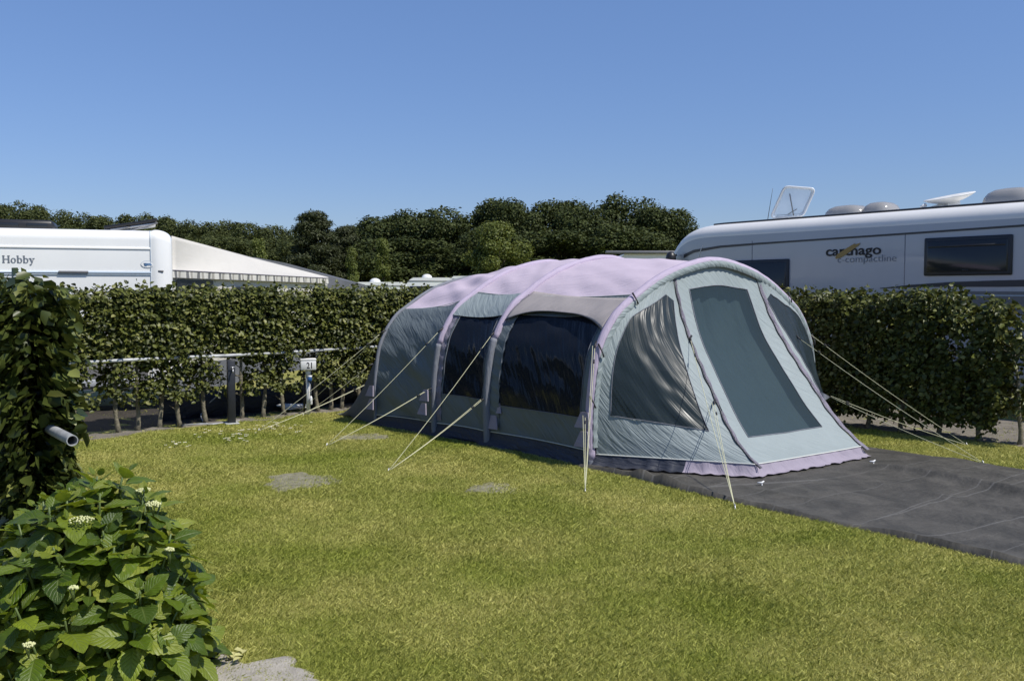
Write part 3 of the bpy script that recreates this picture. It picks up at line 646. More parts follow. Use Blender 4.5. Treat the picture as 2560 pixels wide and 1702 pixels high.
# ------------------------------------------------------------------ leaves
def leaf_cloud(r, Cn, Nm, Sz, asp=.62, fold=.25, dirs=None):
    """folded six-vertex leaves. Cn (n,3) bases, Nm (n,3) normals, Sz (n,) lengths"""
    n = len(Cn); Nm = Nm / (np.linalg.norm(Nm, axis=1)[:, None] + 1e-9)
    D_ = r.normal(size=(n, 3)) if dirs is None else dirs; D_ = D_ - Nm * (D_ * Nm).sum(1)[:, None]; D_ /= np.linalg.norm(D_, axis=1)[:, None] + 1e-9
    W = np.cross(Nm, D_); s = Sz[:, None]
    tpl = [(0, 0, 0), (.30, .5, fold * .5), (.68, .42, fold * .4), (1, 0, -.1), (.68, -.42, fold * .4), (.30, -.5, fold * .5)]
    V = np.stack([Cn + s * (a_ * D_ + b_ * asp * W + c_ * asp * Nm) for a_, b_, c_ in tpl], 1)
    base = np.arange(n)[:, None] * 6; Fc = np.concatenate([base + np.array([[0, 3, 2, 1]]), base + np.array([[0, 5, 4, 3]])], 0)
    return V.reshape(-1, 3), Fc
def hedge_proto(seed, wd, th, ztop, zlow, nleaf, size, m, clumps=None, trunk_r=.022, low_density=.35, thr_low=.9, name='hedge_tree', gap=False):
    r = rng_(seed); root = bpy.data.objects.new(name, None); C.objects.link(root); ORG[root.name] = np.zeros(3)
    t = np.linspace(0, 1, 14); Px = .03 * np.sin(t * 5 + seed) + .012 * np.sin(t * 13 + seed); Py = .02 * np.cos(t * 4 + seed)
    P = np.stack([Px - Px[0], Py - Py[0], t * (ztop - .1) - .03], 1); mb = MB(); mb.tube(P, trunk_r * (1.25 - .8 * t + .10 * np.sin(t * 37 + seed) + .35 * np.exp(-t * 18)), 8)
    bm = mb
    for k in range(9):
        z0 = r.uniform(.3, ztop - .2); i = int(z0 / (ztop - .1) * 13); p0 = P[i]; sg = r.choice([-1, 1]); l = r.uniform(.12, .26)
        bm.tube([p0, p0 + np.array([sg * l * .5, r.uniform(-.05, .05), .05]), p0 + np.array([sg * l, r.uniform(-.1, .1), .07 + r.uniform(0, .06)])], [.009, .006, .003], 5)
    bm.build('trunk', M['bark'], root)
    # leaves: in small sprays
    ns = nleaf // 7; z = zlow + (ztop - zlow) * r.uniform(0, 1, ns) ** .85; x = r.uniform(-wd / 2, wd / 2, ns); y = th / 2 * np.sign(r.uniform(-1, 1, ns)) * r.uniform(.05, 1, ns) ** .6
    # clumpy density
    dens = field(x * 1.0 + seed * 3, z, seed + 5, f0=2.2, n=8); keep = dens > -1.15 + .5 * np.clip((thr_low - z) / .5, 0, 1) * (1 / max(low_density, .05)) * .55
    if gap:                                   # bare gaps between the trunks below the rail
        lowz = z < thr_low; lim = .10 + .09 * (field(z * 1.2 + seed, x * 0 + np.sign(x) * .7, seed + 4, f0=1.6, n=5) * .5 + .5) ; keep &= ~(lowz & (np.abs(x) > lim)); keep &= ~(lowz & (r.random(ns) > .50 + .4 * (z - zlow)))
    x, y, z = x[keep], y[keep], z[keep]; bulge = .05 * field(x + seed * 7, z, seed + 9, f0=1.6, n=6); y = y * (1 + bulge * 3)
    top = z > ztop - .12; z = z + np.where(top, r.normal(0, .035, len(z)), 0)
    ns = len(x); Cn = []; Nm = []; Dr = []
    for k in range(7):
        off = r.normal(0, .035, (ns, 3)) * (size / .06); Cn.append(np.stack([x, y, z], 1) + off)
        n_ = np.stack([r.normal(0, .55, ns), np.sign(y) * .75 + r.normal(0, .5, ns), .75 + r.normal(0, .45, ns)], 1); Nm.append(n_)
        Dr.append(np.stack([r.normal(0, 1, ns), np.sign(y) * .6 + r.normal(0, .4, ns), r.normal(-.3, .6, ns)], 1))
    for k in range(5):                        # stray shoots over the clipped top and out of the face
        x0 = r.uniform(-wd / 2, wd / 2); L_ = r.uniform(.05, .14); m_ = 7; q_ = np.linspace(.2, 1, m_)[:, None]; dr_ = np.array([r.normal(0, .25), r.normal(0, .4), 1.]) if k < 3 else np.array([r.normal(0, .4), -1. if r.random() < .5 else 1., .4])
        s0 = np.array([x0, r.uniform(-.08, .08), ztop - .03]) if k < 3 else np.array([x0, dr_[1] * th / 2, r.uniform(.9, ztop)])
        Cn.append(s0 + q_ * L_ * dr_ * 1.2); Nm.append(r.normal(0, .6, (m_, 3)) + np.array([0, 0, .5])); Dr.append(r.normal(0, 1, (m_, 3)))
    Cn = np.concatenate(Cn); Nm = np.concatenate(Nm); Dr = np.concatenate(Dr); Cn[:, 2] = np.maximum(Cn[:, 2], .04)
    V, Fc = leaf_cloud(r, Cn, Nm, size * r.uniform(.5, 1.4, len(Cn)), .66, .3, Dr)
    mesh('crown', V, Fc, m, root, smooth=False)
    return root
def copy_tree(o, parent=None):
    c = o.copy(); C.objects.link(c); c.parent = parent
    for ch in [x for x in list(bpy.data.objects) if x.parent == o]: copy_tree(ch, c)
    return c
ORD = ['first', 'second', 'third', 'fourth', 'fifth', 'sixth', 'seventh', 'eighth', 'ninth', 'tenth', 'eleventh', 'twelfth', 'thirteenth', 'fourteenth', 'fifteenth', 'sixteenth', 'seventeenth', 'eighteenth', 'nineteenth', 'twentieth']
class Pool:
    def __init__(s, protos): s.p = protos; s.used = [False] * len(protos); s.k = 0
    def put(s, loc, rz, scale, label, cat, group, which=None):
        i = s.k % len(s.p) if which is None else which; s.k += 1
        if s.used[i]: o = copy_tree(s.p[i])
        else: o = s.p[i]; s.used[i] = True
        o.location = tuple(loc); o.rotation_euler = (0, 0, rz); o.scale = (scale if hasattr(scale, '__len__') else (scale,) * 3)
        return tag(o, label, cat, group)
# far hedge
far = Pool([hedge_proto(100 + k, .46, .30, 1.66, .34, 6000, .054, M['hedge'], thr_low=.88, gap=True) for k in range(4)])
tr_px = [(192, 1093), (299, 1084), (346, 1080), (399, 1073), (454, 1068), (525, 1062), (613, 1053), (664, 1046), (711, 1039), (795, 1030), (826, 1027), (856, 1024)]
ts = sorted([float(np.dot(G(*p)[:2] - LP, LU)) for p in tr_px]); ext = [ts[0] - .36 * k for k in range(3, 0, -1)]; ext2 = [ts[-1] + .34 * k for k in range(1, 8)]
lang = math.atan2(LU[1], LU[0])
r = rng_(4)
names = {}
for k, t in enumerate(ext + ts + ext2):
    p = LP + LU * t; i = k - 3
    if i < 0: lb = '%s hornbeam of the far hedge hidden left behind the near climbing hedge' % ORD[2 - k]
    elif i < 6: lb = '%s hornbeam trunk of the far hedge left of the dark service post' % ORD[5 - i] + (', nearest the post' if i == 5 else '')
    elif i < 9: lb = '%s hornbeam of the far hedge between dark service post and numbered post' % ORD[i - 6]
    elif i < 12: lb = '%s hornbeam of the far hedge right of the numbered post' % ORD[i - 9]
    else: lb = '%s hornbeam of the far hedge behind the rear end of the tent' % ORD[i - 12]
    far.put((p[0], p[1], 0), lang + (0 if k % 2 else math.pi) + r.uniform(-.06, .06), (1.06, 1, 1 + r.uniform(-.012, .012)), lb, 'hedge tree', 'hornbeams of the far hedge')
# right hedge
right = Pool([hedge_proto(200 + k, .52, .42, 1.63, .16, 6000, .056, M['hedge'], low_density=.7, thr_low=.35) for k in range(3)])
rang = math.atan2(RU[1], RU[0]); kk_ = 0
tsr = [-4.4, -3.95, -3.5, -3.05, -2.62, -2.2, -1.78, -1.36, -.93, -.48, 0.0]
for k, t in enumerate(tsr):
    p = RP + RU * t; sc_ = 1.0
    lb = '%s hornbeam from the right end of the shaded hedge below the motorhome' % ORD[len(tsr) - 1 - k] if k < len(tsr) - 1 else 'hornbeam with thick bare lower trunk ending the shaded hedge below the motorhome'
    right.put((p[0], p[1], 0), rang + (0 if k % 2 else math.pi), (1, 1, {9: 1.02, 10: .95}.get(k, 1)), lb, 'hedge tree', 'hornbeams of the right hedge')
sp = hedge_proto(233, .5, .42, 1.38, .35, 1500, .062, M['hedge'], low_density=.4, thr_low=.6)
p = RP + RU * .42; sp.location = (p[0], p[1], 0); sp.rotation_euler = (0, 0, rang); tag(sp, 'thin lower hornbeam with loose twigs at the right frame edge', 'hedge tree', 'hornbeams of the right hedge')
# near left hedge
EP = D(88, 1100, 5.5)[:2]; NU = -ML
nearp = Pool([hedge_proto(300 + k, .46, .34, 1.66, .05, 4600, .085, M['hedge_near'], low_density=1, thr_low=0) for k in range(2)])
for k in range(6):
    p = EP + NU * (.15 + .40 * k)
    nearp.put((p[0], p[1], 0), math.atan2(NU[1], NU[0]) + math.pi * (k % 2), 1 + .01 * (k % 3), '%s leafy shrub back from the open end of the near left hedge' % ORD[k], 'hedge shrub', 'shrubs of the near left hedge')

# ------------------------------------------------------------------ rails and posts
nrm = np.array([LU[1], -LU[0]])
a0 = LP + LU * (ts[0] - .4) + nrm * .165; a1 = LP + LU * (ts[-1] + 2.2) + nrm * .165
t = np.linspace(0, 1, 30); P = np.stack([a0[0] + (a1 - a0)[0] * t, a0[1] + (a1 - a0)[1] * t, .875 + .006 * np.sin(t * 11)], 1)
tag(MB().tube(P, .021, 10).build('support_rail', M['pvc'], org=(a0[0], a0[1], 0)), 'long white pipe rail running through the far hedge', 'rail', 'white pipe rails in the hedges')
pe = D(181, 1101, 5.15); pd = np.array([ML[0], ML[1], -.0]); p0 = pe - pd * 2.2
t = np.linspace(0, 1, 12)[:, None]; Po = p0 + (pe - p0) * t
mb = MB(); mb.tube(Po, .030, 20, cap=False); mb.tube(Po[::-1], .0255, 20, cap=False)
n = 20; x = np.cross(pd, TZ); x /= np.linalg.norm(x); y = np.cross(x, pd); V = []
for k in range(n):
    a_ = 2 * math.pi * k / n
    for rr2 in (.030, .0255): V.append(pe + rr2 * (x * math.cos(a_) + y * math.sin(a_)))
mb.add(V, [(2 * k, 2 * k + 1, (2 * k + 3) % (2 * n), (2 * k + 2) % (2 * n)) for k in range(n)])
tag(mb.build('support_rail', M['pvc'], org=p0), 'grey-white pipe with open end sticking out of the near left hedge', 'rail', 'white pipe rails in the hedges'); sharp(bpy.data.objects[mb and list(bpy.data.objects)[-1].name])
# dark service post
b0 = G(569, 1058) + np.array([nrm[0], nrm[1], 0]) * .10; yaw = math.atan2(LU[1], LU[0]) - .35; ax = np.array([[math.cos(yaw), math.sin(yaw), 0], [-math.sin(yaw), math.cos(yaw), 0], [0, 0, 1]])
po = empty('water_post', b0, 'dark square water tap post in front of the far hedge', 'water post')
MB().box(b0 + TZ * .41, (.095, .095, .82), ax, .008).build('post', M['darkgrey'], po)
MB().box(b0 + TZ * .012, (.17, .17, .018), ax, .004).build('base_plate', M['pvc'], po)
tp = b0 + ax[1] * -.055 + TZ * .70 + ax[0] * .01
mb = MB(); mb.tube([tp + ax[1] * .01, tp - ax[1] * .04, tp - ax[1] * .055 - TZ * .04], .010, 8); mb.tube([tp - ax[1] * .02, tp - ax[1] * .02 + TZ * .03], .006, 6); mb.tube([tp - ax[1] * .02 + TZ * .03 - ax[0] * .03, tp - ax[1] * .02 + TZ * .03 + ax[0] * .03], .006, 6)
mb.build('tap', M['metal'], po)
# numbered electricity post
b0 = G(758, 1036) + np.array([nrm[0], nrm[1], 0]) * .13; yaw = .25; ax = np.array([[math.cos(yaw), math.sin(yaw), 0], [-math.sin(yaw), math.cos(yaw), 0], [0, 0, 1]])
eo = empty('electricity_post', b0, 'white electricity post with a box numbered 21 before the far hedge', 'electricity post')
MB().tube([b0 - TZ * .02, b0 + TZ * .62 - ax[0] * .01], .026, 14).build('pole', M['white2'], eo)
bc = b0 + TZ * .69 + ax[1] * -.0
bx = MB().box(bc, (.205, .20, .135), ax, .010).build('box', M['white2'], eo)
mb = MB().box(bc + TZ * .074, (.215, .21, .022), ax, .008); mb.build('lid', M['white2'], bx)
mb = MB().tube([b0 + TZ * .635, b0 + TZ * .54], [.045, .034], 14); mb.build('collar', M['white2'], eo)
def text(s, size, origin, xd, zd, m, name, parent, sx=1.0, ext=.0015, shear=0, bold=0):
    cu = bpy.data.curves.new(name, 'FONT'); cu.body = s; cu.size = size; cu.extrude = ext; cu.shear = shear; cu.offset = bold; cu.resolution_u = 3
    o = bpy.data.objects.new(name, cu); C.objects.link(o); dg = bpy.context.evaluated_depsgraph_get()
    me = bpy.data.meshes.new_from_object(o.evaluated_get(dg)); bpy.data.objects.remove(o)
    V = np.array([v.co[:] for v in me.vertices]); Fc = [tuple(p.vertices) for p in me.polygons]
    xd = np.array(xd, float); zd = np.array(zd, float); nn = np.cross(xd, zd)
    W = np.array(origin) + V[:, :1] * sx * xd + V[:, 1:2] * zd + V[:, 2:3] * nn
    return mesh(name, W, Fc, m, parent, smooth=False)
text('21', .115, bc - ax[1] * .101 - ax[0] * .025 - TZ * .042, ax[0], TZ, M['ink'], 'number', bx, .78, .001, bold=.002)
pl = b0 + TZ * .50 - ax[1] * .05 + ax[0] * .02
mb = MB(); mb.tube([pl + ax[1] * .03 + TZ * .03, pl, pl - TZ * .04], [.026, .03, .024], 12); mb.box(pl - ax[1] * .03, (.05, .02, .05), ax, .005); so = mb.build('socket', M['blue'], eo)
MB().tube([pl + TZ * .05, pl + TZ * .02], [.03, .028], 12).build('plug', M['white2'], so)
mb = MB(); q = pl - TZ * .05; mb.tube([q, q + ax[0] * .01 - TZ * .1, q + ax[0] * .012 - TZ * .2], .004, 6); mb.build('cable', M['cable'], eo)
mb = MB(); q = q + ax[0] * .012 - TZ * .2; mb.tube([q + TZ * .02, q, q - TZ * .02, q - TZ * .09, q - TZ * .1], [.008, .016, .02, .02, .014], 10); mb.build('coupler', M['white2'], eo)
b1 = b0 - ax[0] * .055 + ax[1] * .05
MB().tube([b1 - TZ * .01, b1 + TZ * .6], .014, 8).build('conduit', M['darkgrey'], eo)
# hoses and cables behind
def cablething(pts, rr2, m, name, lb, cat, grp=None):
    P = _spl(np.array(pts, float)); tag(MB().tube(P, rr2, 7).build(name, m, org=P[0]), lb, cat, grp)
bL = LP + LU * 0
def LPt(px, py, back=0, z=None):
    g = G(px, py) if z is None else None
    return g
d_ = 12.6
cablething([D(553, 950, 12.7), D(545, 985, 12.7), D(520, 1010, 12.7), D(503, 1035, 12.6), G(508, 1052, .02), G(525, 1060, .02), G(560, 1056, .02)], .008, M['cable'], 'hose', 'grey water hose looping behind the trunks left of the dark post', 'hose')
r = rng_(8); c0 = G(722, 1030, .03) + np.array([0, .25, 0]); pts = []
for k in range(30): pts.append(c0 + np.array([.17 * math.cos(k * 1.9) + r.normal(0, .03), .10 * math.sin(k * 1.9) + r.normal(0, .03), .02 + .05 * abs(math.sin(k * .7))]))
cablething(pts, .009, M['white2'], 'power_cable', 'tangled white power cable lying behind the numbered post', 'cable')
cablething([G(430, 1072, .02) + np.array([0, .3, 0]), G(480, 1068, .06) + np.array([0, .3, 0]), G(520, 1066, .02) + np.array([0, .25, 0]), G(585, 1058, .02) + np.array([0, .25, 0])], .008, M['cable'], 'power_cable', 'grey cable lying along the far hedge foot', 'cable')

# ------------------------------------------------------------------ white caravan on the left
hy = rad(21); HU = np.array([math.cos(hy), math.sin(hy), 0]); HN = np.array([-math.sin(hy), math.cos(hy), 0])   # HN points away from the camera
HR = D(433, 725, 13.55); HR[2] = 0                                    # right end corner on the near side
car = empty('caravan', HR - 3 * HU + 1.15 * HN, 'white caravan with roof air conditioner and black lettering behind the far hedge', 'caravan')
LCV = 6.4; HC = 2.53; WC = 2.3
def hpt(a_, b_, z_): return HR + HU * a_ + HN * b_ + TZ * z_
def section(W_, Hh, z0, rn=.20, nseg=7):     # (b,z) cross section outline from near bottom over the roof to far bottom
    P = [(0, z0), (0, .5), (0, .9), (0, 1.35), (0, 1.9), (.0, Hh - rn)]
    for k in range(1, nseg + 1):
        th = math.pi / 2 * k / nseg; P.append((rn * (1 - math.cos(th)), Hh - rn + rn * math.sin(th)))
    P2 = [(W_ - b_, z_) for b_, z_ in P[::-1]]; return P + P2
def hwall(px, py, off=0.0):
    d = ray(px, py); o = np.array([0, 0, H]); k_ = (np.dot(HR - o, HN) - off) / np.dot(d, HN); p = o + d * k_; return float(np.dot(p - HR, HU)), float(p[2])
sec = section(WC, HC, .32, .14)
mb = MB(); aa = [-LCV, -LCV + .1, -4.5, -3, -1.5, -.28]
mb.grid(np.array([[hpt(a_, b_, z_) for b_, z_ in sec] for a_ in aa])); body = mb.build('body', M['white'], car)
# rounded end cap: moulding swelling outwards
cap = []
for f_ in np.linspace(0, 1, 12):
    th = f_ * math.pi / 2; da = -.28 + .28 * math.sin(th); ins = .16 * (1 - math.cos(th)) ** 1.2
    sw = .018 * math.sin(min(1, f_ * 6) * math.pi / 2)
    cap.append([hpt(da, (ins - sw) + (WC - 2 * (ins - sw)) * (b_ / WC), .32 + (z_ - .32) * (HC + sw - .32 - ins * .9) / (HC - .32)) for b_, z_ in sec])
cap = np.array(cap); mb = MB(); mb.grid(cap); last = [tuple(p) for p in cap[-1]]; mb.add(last, [tuple(range(len(last)))]); sharp(mb.build('end_moulding', M['white'], car), 50)
mb = MB()
for a_ in (-.29, -.225):
    mb.tube([hpt(a_, -.006 + b_ * 1.005, z_ + .003) for b_, z_ in sec[:14]], .005, 5)
mb.build('seam', M['lineblue'], body)
zt = hwall(200, 681)[1]
mb = MB(); mb.box(hpt(-3.29, -.006, zt + .0), (6.0, .02, .03), [HU, HN, TZ]); mb.box(hpt(-3.29, -.010, zt - .028), (6.0, .006, .010), [HU, HN, TZ])
mb.build('trim_rail', M['lineblue'], body)
z2 = hwall(200, 619.5)[1]; MB().box(hpt(-3.29, -.003, z2), (6.0, .016, .03), [HU, HN, TZ], .004).build('trim_rail', M['white'], body)
MB().box(hpt(hwall(184, 681)[0], -.02, zt + .004), (.37, .03, .032), [HU, HN, TZ], .006).build('handle', M['grey'], body)
MB().box(hpt(-.16, .0, hwall(400, 678)[1]), (.075, .04, .028), [HU, HN, TZ], .008).build('side_lamp', M['grey'], car)
MB().box(hpt(-3.3, -.006, .56), (5.9, .02, .44), [HU, HN, TZ], .008).build('grey_lower_band', M['grey'], body)  # grey slab added to paint the shade on the white lower side
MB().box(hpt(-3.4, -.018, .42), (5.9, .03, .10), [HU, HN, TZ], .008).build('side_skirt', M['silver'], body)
MB().box(hpt(-3.4, -.010, .84), (5.9, .02, .05), [HU, HN, TZ], .006).build('stripe', M['stripe'], body)
for a_ in (-3.2,):
    mb = MB(); P = [hpt(a_, .12, .33), hpt(a_, .30, .33)]; mb.tube(P, .33, 24); wo = mb.build('wheel', M['black'], car); MB().tube([hpt(a_, .10, .33), hpt(a_, .13, .33)], .19, 20).build('rim', M['metal'], wo)
# lettering drawn as bold serif strokes
def serif(word, origin, hgt, m, parent):
    mb = MB(); x = 0; T = .30; sl = .13; ex = .004
    def rect(x0, z0, x1, z1):
        P = [(x0, z0), (x1, z0), (x1, z1), (x0, z1)]; V = [origin + HU * px_ * hgt + TZ * pz * hgt - HN * e for e in (ex, 0) for px_, pz in P]
        mb.add(V, [(0, 1, 2, 3), (0, 4, 5, 1), (1, 5, 6, 2), (2, 6, 7, 3), (3, 7, 4, 0)])
    def para(P):
        V = [origin + HU * px_ * hgt + TZ * pz * hgt - HN * ex for px_, pz in P]; mb.add(V, [(0, 1, 2, 3)])
    def ringg(cx, cz, ro, rz_, ri, rzi, a0=0, a1=360):
        n = 24; V = []
        for k in range(n + 1):
            a_ = rad(a0 + (a1 - a0) * k / n)
            for rx_, rz2 in ((ro, rz_), (ri, rzi)): V.append(origin + HU * (cx + rx_ * math.cos(a_)) * hgt + TZ * (cz + rz2 * math.sin(a_)) * hgt - HN * ex)
        mb.add(V, [(2 * k, 2 * k + 2, 2 * k + 3, 2 * k + 1) for k in range(n)])
    for ch in word:
        if ch == 'H':
            for dx in (0, .62): rect(x + dx + .05, 0, x + dx + .25, 1); rect(x + dx, 0, x + dx + .30, .07); rect(x + dx, .93, x + dx + .30, 1)
            rect(x + .25, .47, x + .67, .55); x += 1.0
        elif ch == 'o': ringg(x + .34, .33, .33, .35, .15, .27); x += .74
        elif ch == 'b':
            rect(x + .06, 0, x + .25, 1); rect(x, .93, x + .25, 1); ringg(x + .38, .33, .31, .35, .13, .27, -130, 130); x += .76
        elif ch == 'y':
            para([(x + .03, .66), (x + .25, .66), (x + .46, .02), (x + .32, -.02)]); para([(x + .52, .66), (x + .62, .66), (x + .33, -.22), (x + .23, -.22)])
            rect(x - .03, .60, x + .30, .67); rect(x + .42, .60, x + .70, .67); ringg(x + .17, -.22, .12, .10, .0, .0); x += .72
    return mb.build('lettering', m, parent, smooth=False)
serif('Hobby', hpt(hwall(6, 657)[0], -.001, hwall(6, 657)[1]), .098, M['greytext'], body)
ec = hpt(hwall(368, 661)[0], -.001, hwall(368, 661)[1]); V = [ec]; n = 28
def oval(c, rx, rz_, ex, m, nm):
    V = [c - HN * ex] + [c - HN * ex + HU * rx * math.cos(2 * math.pi * k / n) + TZ * rz_ * math.sin(2 * math.pi * k / n) for k in range(n)]
    return mesh(nm, V, [(0, 1 + k, 1 + (k + 1) % n) for k in range(n)], m, body, smooth=False)
oval(ec, .085, .052, .004, M['lineblue'], 'badge'); oval(ec, .079, .046, .007, M['white'], 'badge_field')
mb = MB(); mb.box(ec - HN * .010 + TZ * .012, (.09, .003, .010), [HU, HN, TZ]); mb.box(ec - HN * .010 - TZ * .006 + HU * .01, (.10, .003, .012), [HU, HN, TZ]); mb.box(ec - HN * .010 - TZ * .018 - HU * .02, (.03, .003, .010), [HU, HN, TZ]); mb.build('badge_mark', mat('blue_mark', (.10, .22, .42), .4), body)
# roof air conditioner
q = D(64, 562, 13.7); q[2] = HC + .07
ac = MB().box(q + HU * 0, (.78, .75, .15), [HU, HN, TZ], .045).build('air_conditioner', M['black'], car)
mb = MB(); 
for k in (-1, 1): mb.box(q + HU * .18 * k - HN * .378 - TZ * .005, (.26, .01, .06), [HU, HN, TZ], .003)
mb.build('grille', M['glass'], ac)
# folded satellite / solar bar on the roof
p0 = D(262, 574, 14.4); p1 = D(392, 556, 14.4); dv = (p1 - p0); ln = np.linalg.norm(dv); dv /= ln; up = np.cross(HN, dv) * -1
up = up / np.linalg.norm(up); up = up if up[2] > 0 else -up
so = MB().box((p0 + p1) / 2 + up * .01, (ln, .7, .045), [dv, HN, up], .012).build('solar_panel', M['black'], car)
MB().box((p0 + p1) / 2 - up * .035 + dv * .03, (ln * .86, .66, .03), [dv, HN, up], .006).build('underside', M['metal'], so)
mb = MB(); mb.tube([p1 - up * .03 - HN * .30, hpt(-.62, .35, HC - .02)], .012, 6); mb.tube([(p0 + p1) / 2 - up * .03 - HN * .3, hpt(-.9, .35, HC - .03)], .010, 6); mb.build('bracket', M['grey'], so)
# awning on the caravan end
aw = empty('awning', D(600, 725, 17) * np.array([1, 1, 0]), 'ecru awning with striped valance joined to the white caravan', 'awning')
A0 = D(430, 590, 15.6); A1 = D(611, 638.5, 20.5); A2 = D(821, 693, 22.2); B0 = D(428, 676, 15.4); B2 = D(821, 696, 22.0)
s_ = np.linspace(0, 1, 40); ridge_ = np.array([np.array([np.interp(x, [0, .55, 1], [A0[k], A1[k], A2[k]]) for k in range(3)]) for x in s_])
ridge_[:, 2] -= .05 * np.sin(np.pi * s_ * 2) ** 2 * 0
low = B0 + (B2 - B0) * s_[:, None]; R_ = np.linspace(0, 1, 14)
P = ridge_[:, None] + (low - ridge_)[:, None] * R_[None, :, None]; P[..., 2] -= (.10 * np.sin(np.pi * R_)[None] * (1 - s_)[:, None]) + .012 * np.abs(np.sin(s_ * 9))[:, None] * R_[None]
ro = MB().grid(P, np.stack(np.meshgrid(s_ * 6, R_ * 1.5, indexing='ij'), -1)).build('roof', M['canvas'], aw); solidify(ro, .01)
# valance: stripes as procedural material
vm = bpy.data.materials.new('striped_valance'); nt3, bb, N, L = nodes_of(vm); uvn = N.new('ShaderNodeUVMap'); uvn.uv_map = 'UVMap'; sx_ = N.new('ShaderNodeSeparateXYZ'); L.new(uvn.outputs[0], sx_.inputs[0])
def mth(op, a_, b_=None):
    n_ = N.new('ShaderNodeMath'); n_.operation = op
    for k, v in enumerate((a_, b_)):
        if v is None: continue
        if isinstance(v, (int, float)): n_.inputs[k].default_value = v
        else: L.new(v, n_.inputs[k])
    return n_.outputs[0]
fr_ = mth('FRACT', mth('MULTIPLY', sx_.outputs[0], 2.6)); rmp = N.new('ShaderNodeValToRGB'); rmp.color_ramp.interpolation = 'CONSTANT'; L.new(fr_, rmp.inputs[0])
el = rmp.color_ramp.elements; el[0].color = (.62, .60, .54, 1); el[1].position = .3; el[1].color = (.16, .16, .16, 1)
for ps, cc in ((.52, (.60, .58, .52)), (.66, (.35, .33, .29)), (.86, (.62, .60, .54))): e = el.new(ps); e.color = (*cc, 1)
L.new(rmp.outputs[0], bb.inputs[0]); bb.inputs['Roughness'].default_value = .8
bot = low.copy(); bot[:, 2] -= .115 + .01 * np.sin(s_ * 60); bot[:, 1] -= .01
s2 = np.linspace(0, 1, 120); lowd = B0 + (B2 - B0) * s2[:, None] - np.array([0, .03, 0]); botd = lowd.copy(); botd[:, 2] -= .115; botd[:, 0] += .012 * np.sin(s2 * 90); 
MB().grid(np.stack([lowd, (lowd + botd) / 2 + np.array([.0, -.006, 0]), botd], 1), np.stack([np.stack([s2 * 7, s2 * 0 + k], -1) for k in range(3)], 1)).build('valance', vm, aw)
MB().tube(lowd + np.array([0, -.006, .004]), .010, 6).build('edging', M['zipflap'], aw)
MB().tube(botd[::4] + np.array([0, -.004, 0]), .005, 5).build('edging', M['grey'], aw)
wl = low[:, None] * np.ones((1, 2, 1)); wl = np.stack([low + np.array([-.05, .12, -.10]), low * np.array([1, 1, 0]) + np.array([-.05, .12, .42])], 1)
MB().grid(wl).build('wall', M['canvas'], aw)
wl = np.stack([low * np.array([1, 1, 0]) + np.array([-.05, .11, .45]), low * np.array([1, 1, 0]) + np.array([-.02, .05, .0])], 1); MB().grid(wl).build('mud_wall', M['greycanvas'], aw)
wm_ = np.stack([low[1:9] + np.array([-.03, .08, -.14]), low[1:9] * np.array([1, 1, 0]) + np.array([-.03, .08, 1.15])], 1); MB().grid(wm_).build('window', M['glass'], aw)
wm_ = np.stack([low[12:22] + np.array([-.03, .08, -.24]), low[12:22] * np.array([1, 1, 0]) + np.array([-.03, .08, 1.15])], 1); MB().grid(wm_).build('window', M['glass'], aw)
# dark awning behind
da = empty('awning', D(760, 725, 24) * np.array([1, 1, 0]), 'dark grey awning roof showing behind the ecru awning', 'awning')
q0 = D(636, 643, 23.5); q1 = D(712, 657, 24.5); q2 = D(861, 701, 26); g_ = lambda p, z: np.array([p[0], p[1], z])
mb = MB(); V = [q0, q1, q2, g_(q2, 1.9) + np.array([.2, -2, 0]) * 0, g_(q2, 0), g_(q0, 0), q0 + np.array([.6, 3, -.3]), q2 + np.array([.1, 3, -.1]), g_(q2 + np.array([.1, 3, 0]), 0)]
mb.add(V, [(0, 5, 4, 2, 1), (0, 1, 2, 7, 6), (2, 4, 8, 7)]); mb.build('roof', M['greycanvas'], da, smooth=False)
# low dark screen behind the hedge foot
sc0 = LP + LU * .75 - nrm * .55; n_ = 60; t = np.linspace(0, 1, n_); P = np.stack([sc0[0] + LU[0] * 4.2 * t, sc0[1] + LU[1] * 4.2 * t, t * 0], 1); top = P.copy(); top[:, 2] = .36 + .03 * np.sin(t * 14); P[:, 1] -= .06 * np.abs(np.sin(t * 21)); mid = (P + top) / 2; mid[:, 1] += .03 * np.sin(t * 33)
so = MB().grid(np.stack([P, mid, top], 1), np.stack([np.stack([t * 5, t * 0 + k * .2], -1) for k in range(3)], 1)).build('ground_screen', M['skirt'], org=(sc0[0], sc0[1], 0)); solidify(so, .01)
tag(so, 'low navy fabric screen standing behind the trunks of the far hedge', 'screen')

